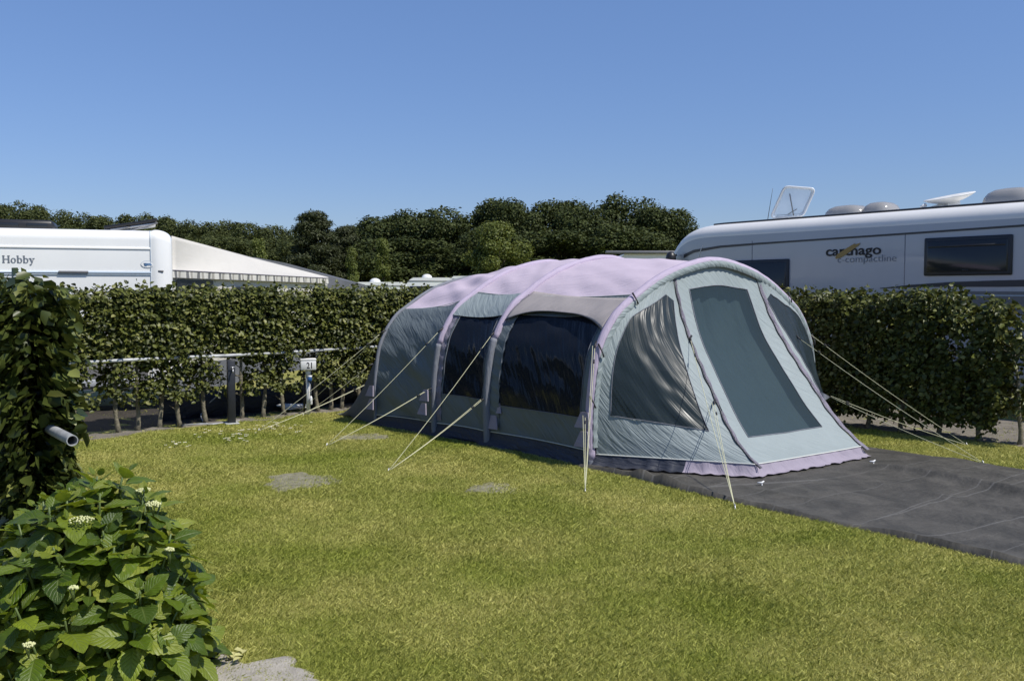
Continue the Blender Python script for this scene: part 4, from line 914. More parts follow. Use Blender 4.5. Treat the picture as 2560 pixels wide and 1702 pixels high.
# ------------------------------------------------------------------ motorhome on the right
CU = np.array([.569, -.822, 0]); CN = np.array([.822, .569, 0])                # along (towards camera), away from the lawn
CO = np.array([6.86, 12.86, 0.])
mh = empty('motorhome', CO - CU * 3.4 + CN * 1.1, 'silver and white motorhome with roof domes parked behind the right hedge', 'motorhome')
def cpt(t, b_, z_): return CO - CU * t + CN * b_ + TZ * z_        # t grows towards the nose
ZR = 2.90
tt_ = np.concatenate([[-1.6, -1, 0, 1, 2, 3, 4, 5], np.linspace(5.4, 7.35, 22)])
def roofz(t):
    if t < 5.6: return ZR
    x = (t - 5.6) / 1.75; return ZR - .02 * x - 1.1 * max(0, x) ** 3.2
def sec2(Hh, rn, W_=2.27):
    P = [(0.03, .30), (0, .45), (0, .9), (0, 1.2), (0, 1.5), (0, 1.8)]
    for f_ in (.35, .7, 1): P.append((0.0, 1.8 + (Hh - rn - 1.8) * f_))
    for k in range(1, 9):
        th = math.pi / 2 * k / 8; P.append((.30 * (1 - math.cos(th)), Hh - rn + rn * math.sin(th)))
    return P + [(W_ - b_, z_) for b_, z_ in P[::-1]]
rows = []
for t in tt_:
    Hh = roofz(t); x = max(0, (t - 5.9) / 1.45); ins = .42 * x ** 2.4; rn = min(.24, max(.08, Hh - 1.85))
    rows.append([cpt(t, ins + b_ * (2.27 - 2 * ins) / 2.27, z_) for b_, z_ in sec2(Hh, rn)])
rows = np.array(rows); K = rows.shape[1]
mb = MB(); mb.grid(rows); mb.add(rows[0], [tuple(range(K))]); mb.add(rows[-1], [tuple(range(K))[::-1]])
md = mb.V
roofk = [j for j in range(K)]
# two-tone: white roof band above the wall
nF = (len(rows) - 1) * (K - 1); idx = []
for i in range(len(rows) - 1):
    for j in range(K - 1): idx.append(1 if 8 <= j <= K - 10 else 0)
idx += [0] * (len(mb.F) - nF)
cb = mesh('body', mb.V, mb.F, None, mh, mats=[M['silver'], M['cream']], midx=idx); sharp(cb, 55)
# seams, rail, stripes on the wall
t_ = np.linspace(-1.6, 5.9, 30); mb = MB(); V = []
mb.tube([cpt(t, .30, roofz(t) + .012) for t in t_], .020, 8); mb.tube([cpt(t, 1.97, roofz(t) + .012) for t in t_], .02, 8); mb.build('roof_rail', M['black'], cb)
def wallz(px, py):                            # (t, z) on the near wall
    d = ray(px, py); o = np.array([0, 0, H]); s__ = (np.dot(CO - o, CN)) / np.dot(d, CN); p = o + d * s__; return float(np.dot(CO - p, CU)), float(p[2])
def ribbon(pts, wds, m, nm, off=.006):
    P = np.array([wallz(*p) for p in pts]); n_ = 60; u = np.linspace(0, 1, n_); k = np.linspace(0, 1, len(P)); Pt = np.interp(u, k, P[:, 0]); Pz = np.interp(u, k, P[:, 1]); Wd = np.interp(u, np.linspace(0, 1, len(wds)), wds)
    ins = np.where(Pt > 5.9, .42 * np.maximum(0, (Pt - 5.9) / 1.45) ** 2.4, 0)
    a_ = np.array([cpt(t, i_ - off, z + h_ / 2) for t, z, h_, i_ in zip(Pt, Pz, Wd, ins)]); b_ = np.array([cpt(t, i_ - off, z - h_ / 2) for t, z, h_, i_ in zip(Pt, Pz, Wd, ins)])
    return MB().grid(np.stack([a_, b_], 1)).build(nm, m, cb)
ribbon([(1706, 641), (1735, 628), (1800, 617), (1900, 609), (2064, 598), (2300, 582), (2560, 564), (2700, 553)], [.07, .045, .03, .03, .03], M['stripe'], 'stripe')
ribbon([(2200, 721), (2280, 715), (2380, 711), (2560, 708), (2700, 707)], [.01, .05, .09, .1], M['stripe'], 'stripe')
ribbon([(2420, 738), (2560, 739), (2700, 740)], [.014, .014], M['lineblue'], 'stripe')
ribbon([(2240, 752), (2560, 757), (2700, 759)], [.3, .3], M['grey'], 'grey_lower_band', .004)
# nose seam
tq = 5.62
mb = MB(); mb.tube([cpt(5.72 + (k / 12.) * .45, max(0, .30 * (1 - min(1, k / 5.))) + .0 - .004, 2.9 - .0 * k - .10 * k * .8) for k in range(13)], .008, 5); mb.build('seam', M['white2'], cb)
for px_ in (1880, 2262):
    tq_ = wallz(px_, 640)[0]; mb = MB(); mb.box(cpt(tq_, -.001, 1.6), (.008, .006, 1.9), [CU, CN, TZ]); mb.build('panel_joint', M['grey'], cb)
def mh_window(pts, nm='window'):
    P = np.array([wallz(*p) for p in pts]); t0_, t1_ = P[:, 0].max(), P[:, 0].min(); z0_, z1_ = P[:, 1].min(), P[:, 1].max(); c = cpt((t0_ + t1_) / 2, 0, (z0_ + z1_) / 2); W_, Hh = t0_ - t1_, z1_ - z0_
    ax_ = [CU, TZ, CN * -1]
    fo = MB().box(c - CN * .012, (W_, Hh, .045), ax_, .018).build(nm, M['darkgrey'], cb)
    MB().box(c - CN * .030, (W_ - .10, Hh - .10, .03), ax_, .012).build('pane', M['glass'], fo)
    mb = MB(); mb.box(c - CN * .046 + TZ * (Hh / 2 - .13), (W_ - .16, .03, .004), ax_); mb.build('blind', M['black'], fo)
    mb = MB(); mb.box(c - CN * .047 - TZ * (Hh / 2 - .075), (.09, .016, .008), ax_); mb.build('handle', M['black'], fo)
mh_window([(2313, 596), (2530, 587), (2531, 686), (2315, 690)])
t1_, zt_ = wallz(1974, 647); c = cpt(t1_ + .62, 0, zt_ - .30)
fo = MB().box(c - CN * .012, (1.24, .60, .045), [CU, TZ, -CN], .018).build('window', M['darkgrey'], cb); MB().box(c - CN * .03, (1.14, .50, .03), [CU, TZ, -CN], .012).build('pane', M['glass'], fo)
# cab side glass and mirror on the nose
cm = MB(); pts = [(6.05, 2.02), (6.75, 2.05), (7.0, 1.6), (6.05, 1.6)]
tqs, zq = wallz(1690, 640)
cm.add([cpt(6.5, .05, 2.34), cpt(6.95, .20, 2.30), cpt(7.15, .33, 1.9), cpt(6.3, .03, 1.9)], [(0, 1, 2, 3)]); cm.build('cab_window', M['glass'], cb)
mc = cpt(6.62, -.10, 2.30); mm = MB(); mm.ball(mc, (.10, .10, .13), 12, 8); mm.tube([mc + TZ * .05, mc + CN * .14 + TZ * .06], .02, 6); mm.build('mirror', M['black'], mh)
ws = MB(); n_ = 8; P = []
for f_ in np.linspace(0, 1, n_): P.append([cpt(7.0 + .37 * f_ ** .6, .45 + 1.4 * k / 5, 2.48 - .9 * f_) for k in range(6)])
ws.grid(np.array(P)); ws.build('windscreen', M['glass'], cb)
# lettering
t0_, z0_ = wallz(2064, 640); org_ = cpt(t0_, -.008, z0_)
text('carthago', .215, org_, CU, TZ, M['ink'], 'lettering', cb, 1.35, .002, bold=.0035)
t0_, z0_ = wallz(2093, 657); text('c-compactline', .155, cpt(t0_, -.008, z0_), CU, TZ, M['greytext'], 'lettering', cb, 1.21, .001, bold=-.002)
sw = [(2088, 646), (2094, 636), (2112, 624), (2140, 607), (2136, 612), (2152, 607), (2148, 613), (2122, 632), (2103, 644), (2092, 647)]
V = [cpt(wallz(*p)[0], -.012, wallz(*p)[1]) for p in sw]; mesh('swoosh', V, [tuple(range(len(V)))], M['gold'], cb, smooth=False)
# lower body: wheel, bumper
for t in (5.2, 1.2):
    wo = MB().tube([cpt(t, -.01, .34), cpt(t, .2, .34)], .34, 24).build('wheel', M['black'], mh); MB().tube([cpt(t, -.03, .34), cpt(t, 0, .34)], .2, 18).build('rim', M['metal'], wo)
# roof equipment
def dome(px0, px1, ytop, b_, m, nm, hgt=.16):
    ta = wallz((px0 + px1) / 2, 560)[0]; 
    d0 = D((px0 + px1) / 2, ytop, 1.0); 
    # solve t so the dome centre at offset b_ projects to the middle of the span
    best = min(np.linspace(-1.5, 6, 800), key=lambda t: abs(1280 + F * cpt(t, b_, 0)[0] / cpt(t, b_, 0)[1] - (px0 + px1) / 2))
    c = cpt(best, b_, ZR); dpx = F / c[1]; Wd = (px1 - px0) / dpx / 2
    mb = MB(); n_ = 20; V = []; Hh = (725 - ytop) / dpx + H - ZR
    prof_ = [(1.0, -.02), (1.0, .25), (.95, .5), (.82, .75), (.6, .92), (.3, .99), (0.01, 1.0)]
    for rr_, zz in prof_:
        for k in range(n_):
            a_ = 2 * math.pi * k / n_; ca, sa_ = math.cos(a_), math.sin(a_); e = (abs(ca) ** 4 + abs(sa_) ** 4) ** -.25
            V.append(c + (CU * ca * e * Wd * 1.05 + CN * sa_ * e * .27) * rr_ + TZ * zz * Hh)
    mb.add(V, [(j * n_ + k, j * n_ + (k + 1) % n_, (j + 1) * n_ + (k + 1) % n_, (j + 1) * n_ + k) for j in range(len(prof_) - 1) for k in range(n_)])
    return mb.build(nm, m, mh), c, best
dome(2066, 2170, 515, .85, M['smoke'], 'roof_vent'); dome(2162, 2234, 507, .95, M['smoke'], 'roof_vent'); dome(2463, 2590, 472, .85, M['smoke'], 'roof_vent')
# satellite dish lying back
best = min(np.linspace(-1.5, 6, 800), key=lambda t: abs(1280 + F * cpt(t, .9, 0)[0] / cpt(t, .9, 0)[1] - 2368)); c = cpt(best, .9, 0); dpx = F / c[1]; c[2] = H + (725 - 502) / dpx
mb = MB(); V = []; n_ = 28; tl = np.array([1, 0, .20]); tl /= np.linalg.norm(tl); bk = np.array([0, 1, .05]); nn = np.cross(tl, bk)
for j in range(7):
    rr_ = j / 6
    for k in range(n_):
        a_ = 2 * math.pi * k / n_; V.append(c + tl * rr_ * .37 * math.cos(a_) + bk * rr_ * .37 * math.sin(a_) + nn * (.10 * rr_ ** 2 - .05) * 1)
mb.add(V, [(j * n_ + k, j * n_ + (k + 1) % n_, (j + 1) * n_ + (k + 1) % n_, (j + 1) * n_ + k) for j in range(6) for k in range(n_)])
do = mb.build('satellite_dish', M['white2'], mh); solidify(do, .012)
mb = MB(); mb.box(np.array([c[0] + .02, c[1], (c[2] + ZR) / 2 - .02]), (.20, .2, max(.06, c[2] - ZR)), None, .015); mb.tube([c + TZ * -.03, c - tl * .3 - TZ * .06], .02, 6); mb.tube([c - tl * .37, c - tl * .45 - TZ * .02], [.03, .02], 8); mb.build('mount', M['white2'], do)
# open skylight: tilted clear lid with frame
def rowp(px, py, b_):
    o = np.array([0, 0, H]); d = ray(px, py); s__ = (np.dot(CO - o, CN) + b_) / np.dot(d, CN); return o + d * s__
Lc = [(1926, 545), (1959, 466), (2038, 471), (2012, 539)]
P = [rowp(1926, 545, .70), rowp(1961, 466, .72), rowp(2038, 472, 1.05), rowp(2008, 540, 1.05)]
def quad_lid(P, th, m, nm, par, rr_=.15, nseg=5):
    P = np.array(P); c = P.mean(0); V = []; 
    for i in range(4):
        a_, b2, c2 = P[i - 1], P[i], P[(i + 1) % 4]; p1 = b2 + (a_ - b2) * rr_; p2 = b2 + (c2 - b2) * rr_
        for k in range(nseg):
            t = k / (nseg - 1); V.append((1 - t) ** 2 * p1 + 2 * t * (1 - t) * b2 + t * t * p2)
    V = np.array(V); nn = np.cross(P[1] - P[0], P[3] - P[0]); nn /= np.linalg.norm(nn); m_ = len(V)
    inner = c + (V - c) * .9 + nn * th
    W = np.vstack([V, inner]); Fc = [(k, (k + 1) % m_, m_ + (k + 1) % m_, m_ + k) for k in range(m_)] + [tuple(m_ + k for k in range(m_))]
    return mesh(nm, W, Fc, m, par, smooth=False), V, nn, inner
sk, ring_, nn, inner = quad_lid(P, .05, M['clear'], 'skylight', mh)
MB().tube(np.vstack([ring_, ring_[:1]]), .020, 7).build('frame', mat('clear_rim', (.70, .73, .76), .25, alpha=.95), sk)
MB().tube(np.vstack([inner, inner[:1]]), .008, 6).build('inner_frame', mat('pale_rim', (.6, .62, .64), .3, alpha=.8), sk)
mb = MB(); mb.tube([ring_.mean(0) + (ring_[8] - ring_.mean(0)) * .55, rowp(1984, 539, .95)], .010, 6); mb.tube([ring_.mean(0) * .5 + ring_[18] * .5, rowp(1955, 545, .9)], .007, 6); mb.build('strut', M['grey'], sk)
a_ = rowp(1918, 548, .5); a_[2] = ZR - .02; b_ = rowp(1932, 471, .5); MB().tube([a_, b_], [.007, .003], 5).build('antenna', M['black'], mh)

# ------------------------------------------------------------------ far vehicles
def far_van(px0, px1, ytop, y, lb, nm='parked_motorhome', dome_=True, stripe=True, col='white', grp='white vehicles far behind the hedge'):
    a_ = D(px0, 725, y); b_ = D(px1, 725, y); zt = D(px0, ytop, y)[2]; W_ = b_[0] - a_[0]; c = (a_ + b_) / 2; c[2] = 0
    v = empty(nm, c, lb, 'camper', grp); mb = MB(); r_ = .35; out = [(-.5, .35), (-.5, zt * .72), (-.46, zt * .86), (-.40, zt * .95), (-.32, zt), (.44, zt), (.49, zt * .96), (.5, zt * .8), (.5, .35)]
    V = [c + np.array([x * W_, dy, z]) for dy in (0, 2.2) for x, z in out]; n_ = len(out); Fc = [tuple(range(n_)), tuple(n_ + k for k in range(n_))[::-1]] + [(k, k + n_, (k + 1) % n_ + n_, (k + 1) % n_) for k in range(n_)]
    mb.add(V, Fc); mb.build('body', M[col], v, smooth=False)
    mb = MB(); mb.box(c + np.array([0, -.01, zt * .70]), (W_ * .8, .02, .4)); mb.build('window', M['glass'], v)
    if stripe: MB().box(c + np.array([.0, -.012, zt - .22]), (W_ * .9, .02, .05)).build('stripe', M['grey'], v)
    if dome_: MB().ball(c + np.array([-.05 * W_, .8, zt]), (.34, .3, .24), 14, 6, True).build('roof_dome', M['white2'], v)
    for s_ in (-.3, .3): MB().tube([c + np.array([s_ * W_, -.02, .33]), c + np.array([s_ * W_, .2, .33])], .33, 16).build('wheel', M['black'], v)
    return v
far_van(1013, 1128, 694, 62, 'white motorhome with round roof dome far behind the hedge beside the tent')
far_van(1122, 1190, 690, 70, 'white camper just right of the domed motorhome, partly behind the tent', dome_=False)
far_van(872, 1008, 705, 58, 'low white caravan far behind the hedge right of the dark awning')
va = far_van(1526, 1720, 635, 24, 'white motorhome roof showing above the tent left of the silver motorhome', dome_=False, grp=None)
c = ORG[va.name]; MB().box(c + np.array([-.15, -.05, D(1600, 634, 24)[2] + .03]), (1.9, .18, .07), None, .015).build('awning_box', M['grey'], va)

# ------------------------------------------------------------------ background trees
def tree_proto(seed, m, kind='round', n=9000, card=.30, name='tree', Wd=4.2, Hh=10.0, zlow=.6, barkm='darkbark'):
    r = rng_(seed); root = bpy.data.objects.new(name, None); C.objects.link(root); ORG[root.name] = np.zeros(3)
    mb = MB(); t = np.linspace(0, 1, 9); mb.tube(np.stack([.25 * np.sin(t * 3 + seed), .2 * np.cos(t * 2.5 + seed), t * Hh * .85], 1), .22 * (1.15 - t), 8); cents = []; rads = []
    if kind == 'pine':
        for k in range(26):
            z = Hh * (.32 + .66 * (k / 25)); a_ = k * 2.4; l = Wd * .55 * (1.05 - .8 * ((k / 25)) ** 1.3) * r.uniform(.6, 1.05); cents.append((l * math.cos(a_), l * math.sin(a_), z + r.uniform(-.3, .4))); rads.append((1.05, 1.05, .5))
            mb.tube([(0, 0, z - .4), (l * .5 * math.cos(a_), l * .5 * math.sin(a_), z - .15), (l * math.cos(a_), l * math.sin(a_), z)], [.07, .05, .02], 5)
    else:
        for k in range(34):
            z = r.uniform(zlow + .8, Hh - 1.1); zr = z / Hh; w_ = Wd * {'round': (1 - max(0, (zr - .45) / .62) ** 2.2) ** .5, 'cone': 1.08 - zr, 'oval': math.sin(math.pi * min(1, zr * .86 + .12)) ** .7}[kind]
            a_ = r.uniform(0, 6.28); d = w_ * r.uniform(.25, .8); rr_ = r.uniform(.8, 1.7) * (Wd / 4.2); cents.append((d * math.cos(a_), d * math.sin(a_), z)); rads.append((rr_, rr_, rr_ * .75))
            if k % 3 == 0: mb.tube([(0, 0, max(.3, z - 2.2)), (d * .5 * math.cos(a_), d * .5 * math.sin(a_), z - .8), (d * math.cos(a_), d * math.sin(a_), z)], [.10, .06, .02], 5)
        cents.append((0, 0, Hh - 1.2)); rads.append((1.1, 1.1, 1.1))
    mb.build('trunk', M[barkm], root)
    cents = np.array(cents); rads = np.array(rads); pick = r.integers(0, len(cents), n); u = r.normal(size=(n, 3)); u /= np.linalg.norm(u, axis=1)[:, None]; rr_ = r.uniform(.45, 1.0, n) ** .5 * (1 + .12 * r.normal(size=n))
    P = cents[pick] + u * rads[pick] * rr_[:, None]; P[:, 2] = np.maximum(P[:, 2], .15)
    Nm = u * .9 + np.array([0, 0, .5]) + r.normal(0, .55, (n, 3)); asp = .7 if kind != 'pine' else .25
    V, Fc = leaf_cloud(r, P, Nm, card * r.uniform(.6, 1.3, n) * (1.5 if kind == 'pine' else 1), asp, .3)
    mesh('crown', V, Fc, m, root, smooth=False); return root
oaks = Pool([tree_proto(500 + k, M['oak'], n=26000, card=.25, name='oak_tree', Wd=4.4) for k in range(3)])
ridges = Pool([tree_proto(520 + k, M['ridge'], n=22000, card=.22, name='woodland_tree', Wd=4.6, Hh=10) for k in range(3)])
pines = Pool([tree_proto(540, M['pine'], 'pine', n=20000, card=.24, name='pine_tree', Wd=4.0)])
limes = Pool([tree_proto(550, M['lime'], 'oval', n=18000, card=.26, name='leafy_tree', Wd=3.8), tree_proto(551, M['lime'], 'cone', n=7000, card=.28, name='leafy_tree', Wd=2.4)])
def puttree(pool, px, ytop, y, wpx, label, cat, grp, which=None, seed=0, base_w=4.4, hz=10.0):
    p = D(px, ytop, y); z = p[2] / hz * 1.0; wsc = wpx / (F / y) / (2 * base_w); pool.put((p[0], p[1], 0), seed * 1.7, (wsc, wsc, z * .985), label, cat, grp, which)
GR = 'dark round trees behind the campsite'
oak_list = [(880, 560, 96, 150, 'low dark oak just right of the pine'), (985, 531, 92, 190, 'dark oak on the left flank of the tall grove'), (1075, 518, 90, 200, 'broad dark oak left of the bright green tree'), (1146, 532, 88, 170, 'dark oak touching the bright green tree on its left'), (1238, 494, 92, 170, 'tall dark oak rising right above the bright green tree'), (1290, 496, 90, 150, 'dark oak with ragged top just right above the bright green tree'), (1350, 500, 90, 180, 'dark oak in the middle of the tall grove above the tent'), (1412, 494, 92, 170, 'dark oak left of the tallest crown of the grove'), (1480, 515, 86, 190, 'dark oak leaning against the left of the tallest crown'), (1541, 476, 88, 200, 'tallest dark oak of the grove above the tent roof'), (1640, 512, 86, 190, 'dark oak right of the tallest crown'), (1695, 545, 84, 110, 'rightmost oak of the grove beside the motorhome nose'), (1210, 560, 82, 220, 'lower dark oak in front of the grove, right of the bright tree foot'), (1400, 570, 80, 230, 'lower dark oak in front of the grove, above the tent centre'), (1560, 560, 80, 240, 'lower dark oak in front of the grove, left of the motorhome'), (1010, 585, 82, 240, 'lower dark oak in front of the grove, above the far campers')]
for k, (px, yt, y, w_, lb) in enumerate(oak_list): puttree(oaks, px, yt, y, w_ * 1.28, lb, 'tree', 'dark oaks of the tall grove', None, k)
rl = [(-40, 512, 112), (5, 508, 115), (49, 500, 118), (103, 520, 112), (156, 522, 116), (214, 531, 112), (262, 540, 110), (312, 533, 114), (366, 531, 116), (415, 538, 112), (473, 547, 110), (520, 556, 108), (565, 549, 112), (625, 554, 110), (690, 564, 108), (735, 572, 106), (850, 575, 108), (905, 560, 110)]
rnm = 'woodland trees of the left ridge'
for k, (px, yt, y) in enumerate(rl): puttree(ridges, px, yt - 4, y, 215, '%s rounded crown from the left in the woodland ridge behind the caravan' % ORD[k], 'tree', rnm, None, k * 1.3, 4.6)
rl2 = [(40, 565, 95), (150, 570, 96), (260, 575, 94), (370, 572, 96), (470, 585, 92), (560, 590, 90), (650, 600, 88), (720, 600, 86)]
for k, (px, yt, y) in enumerate(rl2): puttree(ridges, px, yt - 6, y, 250, '%s crown from the left in the lower tree row before the ridge' % ORD[k], 'tree', 'trees of the lower row before the ridge', None, k * 2.3 + 1, 4.6)
puttree(pines, 785, 531, 80, 215, 'dark pine with knobbly top standing between ridge and grove', 'tree', None, 0, 1, 4.0)
puttree(pines, 862, 566, 84, 150, 'smaller dark pine just right of the knobbly pine', 'tree', None, 0, 2, 4.0)
puttree(limes, 1243, 545, 74, 175, 'bright green rounded tree in front of the dark oaks', 'tree', None, 0, 1, 3.8)
puttree(limes, 645, 585, 72, 75, 'slender yellow-green tree above the ecru awning', 'tree', None, 1, 1, 2.4)
puttree(limes, 955, 585, 74, 70, 'slender yellow-green tree above the far caravans', 'tree', None, 1, 2, 2.4)
puttree(limes, 880, 610, 70, 55, 'small yellow-green tree right of the pine foot', 'tree', None, 1, 3, 2.4)
# low dune behind the trees
n_ = 60; xs = np.linspace(-220, 220, n_); P = []
for f_, z in ((0, -.5), (.3, 3.0), (.6, 4.2), (1, 4.5)): P.append([[x, 128 + 50 * f_, z * (1 + .12 * math.sin(x * .05)) if z > 0 else z] for x in xs])
tag(MB().grid(np.array(P)).build('hill', mat('dune_scrub', (.05, .06, .02), .9, var=.4, vscale=.4)), kind='structure')

# ------------------------------------------------------------------ hydrangea
hm = bpy.data.materials.new('hydrangea_leaf'); nth, bb, N, L = nodes_of(hm)
g = N.new('ShaderNodeNewGeometry'); uvn = N.new('ShaderNodeUVMap'); uvn.uv_map = 'UVMap'; sx_ = N.new('ShaderNodeSeparateXYZ'); L.new(uvn.outputs[0], sx_.inputs[0])
av = mth('ABSOLUTE', sx_.outputs[1]); ph = mth('MULTIPLY', mth('SUBTRACT', sx_.outputs[0], mth('MULTIPLY', av, .32)), 50.0); wv = mth('POWER', mth('ABSOLUTE', mth('SINE', ph)), 6.0)
wv = mth('SUBTRACT', 1.0, mth('ABSOLUTE', mth('SINE', mth('MULTIPLY', ph, .5)))); wv = mth('POWER', wv, 3.0)
mid = mth('POWER', mth('SUBTRACT', 1.0, mth('MINIMUM', mth('MULTIPLY', av, 6.0), 1.0)), 2.0); vein = mth('MAXIMUM', wv, mid)
rmp = N.new('ShaderNodeValToRGB'); L.new(g.outputs['Random Per Island'], rmp.inputs[0]); rmp.color_ramp.elements[0].color = (.085, .130, .009, 1); rmp.color_ramp.elements[1].color = (.21, .28, .018, 1); e_ = rmp.color_ramp.elements.new(.4); e_.color = (.095, .15, .008, 1); e_ = rmp.color_ramp.elements.new(.97); e_.color = (.26, .29, .04, 1); rmp.color_ramp.elements[0].color = (.04, .075, .010, 1)
mx = N.new('ShaderNodeMix'); mx.data_type = 'RGBA'; L.new(mth('MULTIPLY', vein, .45), mx.inputs[0]); L.new(rmp.outputs[0], mx.inputs[6]); mx.inputs[7].default_value = (.22, .28, .08, 1); L.new(mx.outputs[2], bb.inputs[0])
nzz = N.new('ShaderNodeTexNoise'); nzz.inputs['Scale'].default_value = 45; L.new(uvn.outputs[0], nzz.inputs[0])
bp = N.new('ShaderNodeBump'); bp.invert = True; bp.inputs['Strength'].default_value = .7; bp.inputs['Distance'].default_value = .004; L.new(mth('ADD', vein, mth('MULTIPLY', nzz.outputs[0], .25)), bp.inputs['Height']); L.new(bp.outputs[0], bb.inputs['Normal'])
bb.inputs['Roughness'].default_value = .36; bb.inputs['Specular IOR Level'].default_value = .42
tr = N.new('ShaderNodeBsdfTranslucent'); tr.inputs[0].default_value = (.30, .38, .02, 1); ms = N.new('ShaderNodeMixShader'); ms.inputs[0].default_value = .26; L.new(bb.outputs[0], ms.inputs[1]); L.new(tr.outputs[0], ms.inputs[2]); L.new(ms.outputs[0], N['Material Output'].inputs[0])
NL, NW = 19, 7
def leaf_tpl(seed):
    r = rng_(seed); V = []; U = []
    for i in range(NL):
        t = i / (NL - 1); w_ = .36 * (math.sin(math.pi * min(1, t) ** .82)) ** .8 * (1 - .25 * t)
        if i == 0: w_ = .01
        if i == NL - 1: w_ = .0
        ser = 1 + (.07 if i % 2 else -.02)
        for j in range(NW):
            v = (j / (NW - 1)) * 2 - 1; ww = w_ * (ser if abs(v) == 1 else 1)
            y = v * ww; z = .30 * abs(y) ** 1.15 - (.14 + .07 * seed) * t * t + .10 * t + .012 * math.sin(t * 22 + 3 * abs(v) + seed) * abs(v) - .12 * abs(v) ** 3 * w_
            V.append((t, y, z)); U.append((t, v))
    return np.array(V), np.array(U)
TPL = [leaf_tpl(k) for k in range(4)]; LF = np.array([(i * NW + j, (i + 1) * NW + j, (i + 1) * NW + j + 1, i * NW + j + 1) for i in range(NL - 1) for j in range(NW - 1)])
hc = np.array([-1.80, 4.08, 0.]); hyd = empty('hydrangea', hc, 'large leafy hydrangea with cream budding flower heads at the lower left', 'shrub')
r = rng_(77); LV = []; LFs = []; LU_ = []; base = 0; stems = MB(); tips = []
def surf_pt():
    while True:
        a_ = r.uniform(0, 2 * math.pi); ph_ = math.acos(r.uniform(-.05, 1)); u = np.array([math.sin(ph_) * math.cos(a_), math.sin(ph_) * math.sin(a_), math.cos(ph_)])
        if u[1] > .45 and r.random() < .6: continue
        e = np.array([.50, .50, .83]); sc_ = r.uniform(.72, 1.0) if r.random() < .45 else r.uniform(.9, 1.0); p = u * e * sc_
        lump = 1 + .07 * math.sin(4 * a_ + 3 * ph_) + .05 * math.sin(7 * a_ + 1)
        if p[0] < 0: p[0] *= 1 + .95 * max(0, 1 - p[2] / .62)
        return p * lump + np.array([0, 0, .05]), u
def add_leaf(p, d, up, L_, seed):
    global base
    d = d / np.linalg.norm(d); s_ = np.cross(up, d); s_ /= np.linalg.norm(s_) + 1e-9; n_ = np.cross(d, s_); Vt, Ut = TPL[seed % 4]
    LV.append(p + L_ * (Vt[:, :1] * d + Vt[:, 1:2] * s_ + Vt[:, 2:3] * n_)); LFs.append(LF + base); LU_.append(Ut); base += len(Vt)
shoots = []
while len(shoots) < 225:
    p, u = surf_pt()
    if all(np.linalg.norm(p - q_[0]) > .075 for q_ in shoots): shoots.append((p, u))
    elif r.random() < .04: shoots.append((p, u))
for k, (p, u) in enumerate(shoots):
    P0 = hc + p; ax_ = u * .7 + np.array([0, 0, .75]) + r.normal(0, .15, 3); ax_ /= np.linalg.norm(ax_); rt = r.uniform(0, 6.28)
    x = np.cross(ax_, [.3, .2, .9]); x /= np.linalg.norm(x); y = np.cross(ax_, x); siz = r.uniform(.8, 1.2)
    for lv in range(4):
        rt += math.pi / 2 + r.normal(0, .2); h_ = -.085 + .030 * lv; Ls = [.160, .145, .102, .045][lv] * siz; tilt = [-.25, .15, .7, 1.6][lv]
        for sg in (0, math.pi):
            a_ = rt + sg + r.normal(0, .15); o = x * math.cos(a_) + y * math.sin(a_); d = o + ax_ * (tilt + r.normal(0, .18)); Lq = Ls * r.uniform(.8, 1.12)
            add_leaf(P0 + ax_ * h_ + o * .02, d, ax_ + r.normal(0, .15, 3), Lq, k + lv)
    root_ = hc + np.array([p[0] * .25, p[1] * .25, .0]); m1 = (root_ + P0) / 2 + np.array([p[0] * .12, p[1] * .12, .05]); stems.tube([root_, m1, P0 - ax_ * .08, P0], [.009, .007, .005, .004], 6)
LV = np.concatenate(LV); LV[:, 2] = np.maximum(LV[:, 2], .02)
mesh('foliage', LV, np.concatenate(LFs), hm, hyd, uv=np.concatenate(LU_))
stems.build('stems', M['stem'], hyd)
def flower(p, s, seed):
    rr2 = rng_(seed); mb = MB(); st = MB()
    for k in range(int(46 * min(1, s))):
        a_ = k * 2.4; s = s if k else s; d = .036 * s * math.sqrt(k / 46.); c_ = p + np.array([d * math.cos(a_), d * math.sin(a_), .012 * (1 - (d / .036 / s) ** 2) + rr2.normal(0, .002)])
        mb.ball(c_, .0048 * rr2.uniform(.7, 1.25), 5, 3)
        if k % 5 == 0: st.tube([p - TZ * .05, c_], .0015, 4)
    fo = mb.build('flower_head', M['flower'], hyd); st.build('stalk', M['stem'], fo)
for k, (px, py, y, s) in enumerate([(358, 1222, 4.0, .9), (384, 1256, 3.85, .9), (202, 1252, 3.95, .9), (135, 1291, 3.85, 1.2), (203, 1294, 3.75, 1.35), (425, 1371, 3.65, .6), (184, 1467, 3.5, .6), (72, 1608, 3.45, .7)]):
    flower(D(px, py + 6, y + .07), s, k)

# ------------------------------------------------------------------ grass
r = rng_(3)
Nb = 1800000
dd = 3.3 + (14.0 - 3.3) * r.random(Nb) ** 1.15; xx = (r.random(Nb) * 2 - 1) * (.56 * dd + 1.5)
def inside(x, y, p, u, a0, a1, b0, b1):
    n_ = (u[1], -u[0]); A_ = (x - p[0]) * u[0] + (y - p[1]) * u[1]; B_ = (x - p[0]) * n_[0] + (y - p[1]) * n_[1]; return (A_ > a0) & (A_ < a1) & (B_ > b0) & (B_ < b1)
wob = .05 * field(xx, dd, 61, f0=.9)
kill = inside(xx, dd, LP, LU, -9, 12, -9, .12 + wob) & (r.random(Nb) > .02)
kill |= inside(xx, dd, RP, RU, -9, 9, -3, .20 + wob) & (r.random(Nb) > .04)
A_ = (xx - M0[0]) * ML[0] + (dd - M0[1]) * ML[1]; B_ = (xx - M0[0]) * MW[0] + (dd - M0[1]) * MW[1]
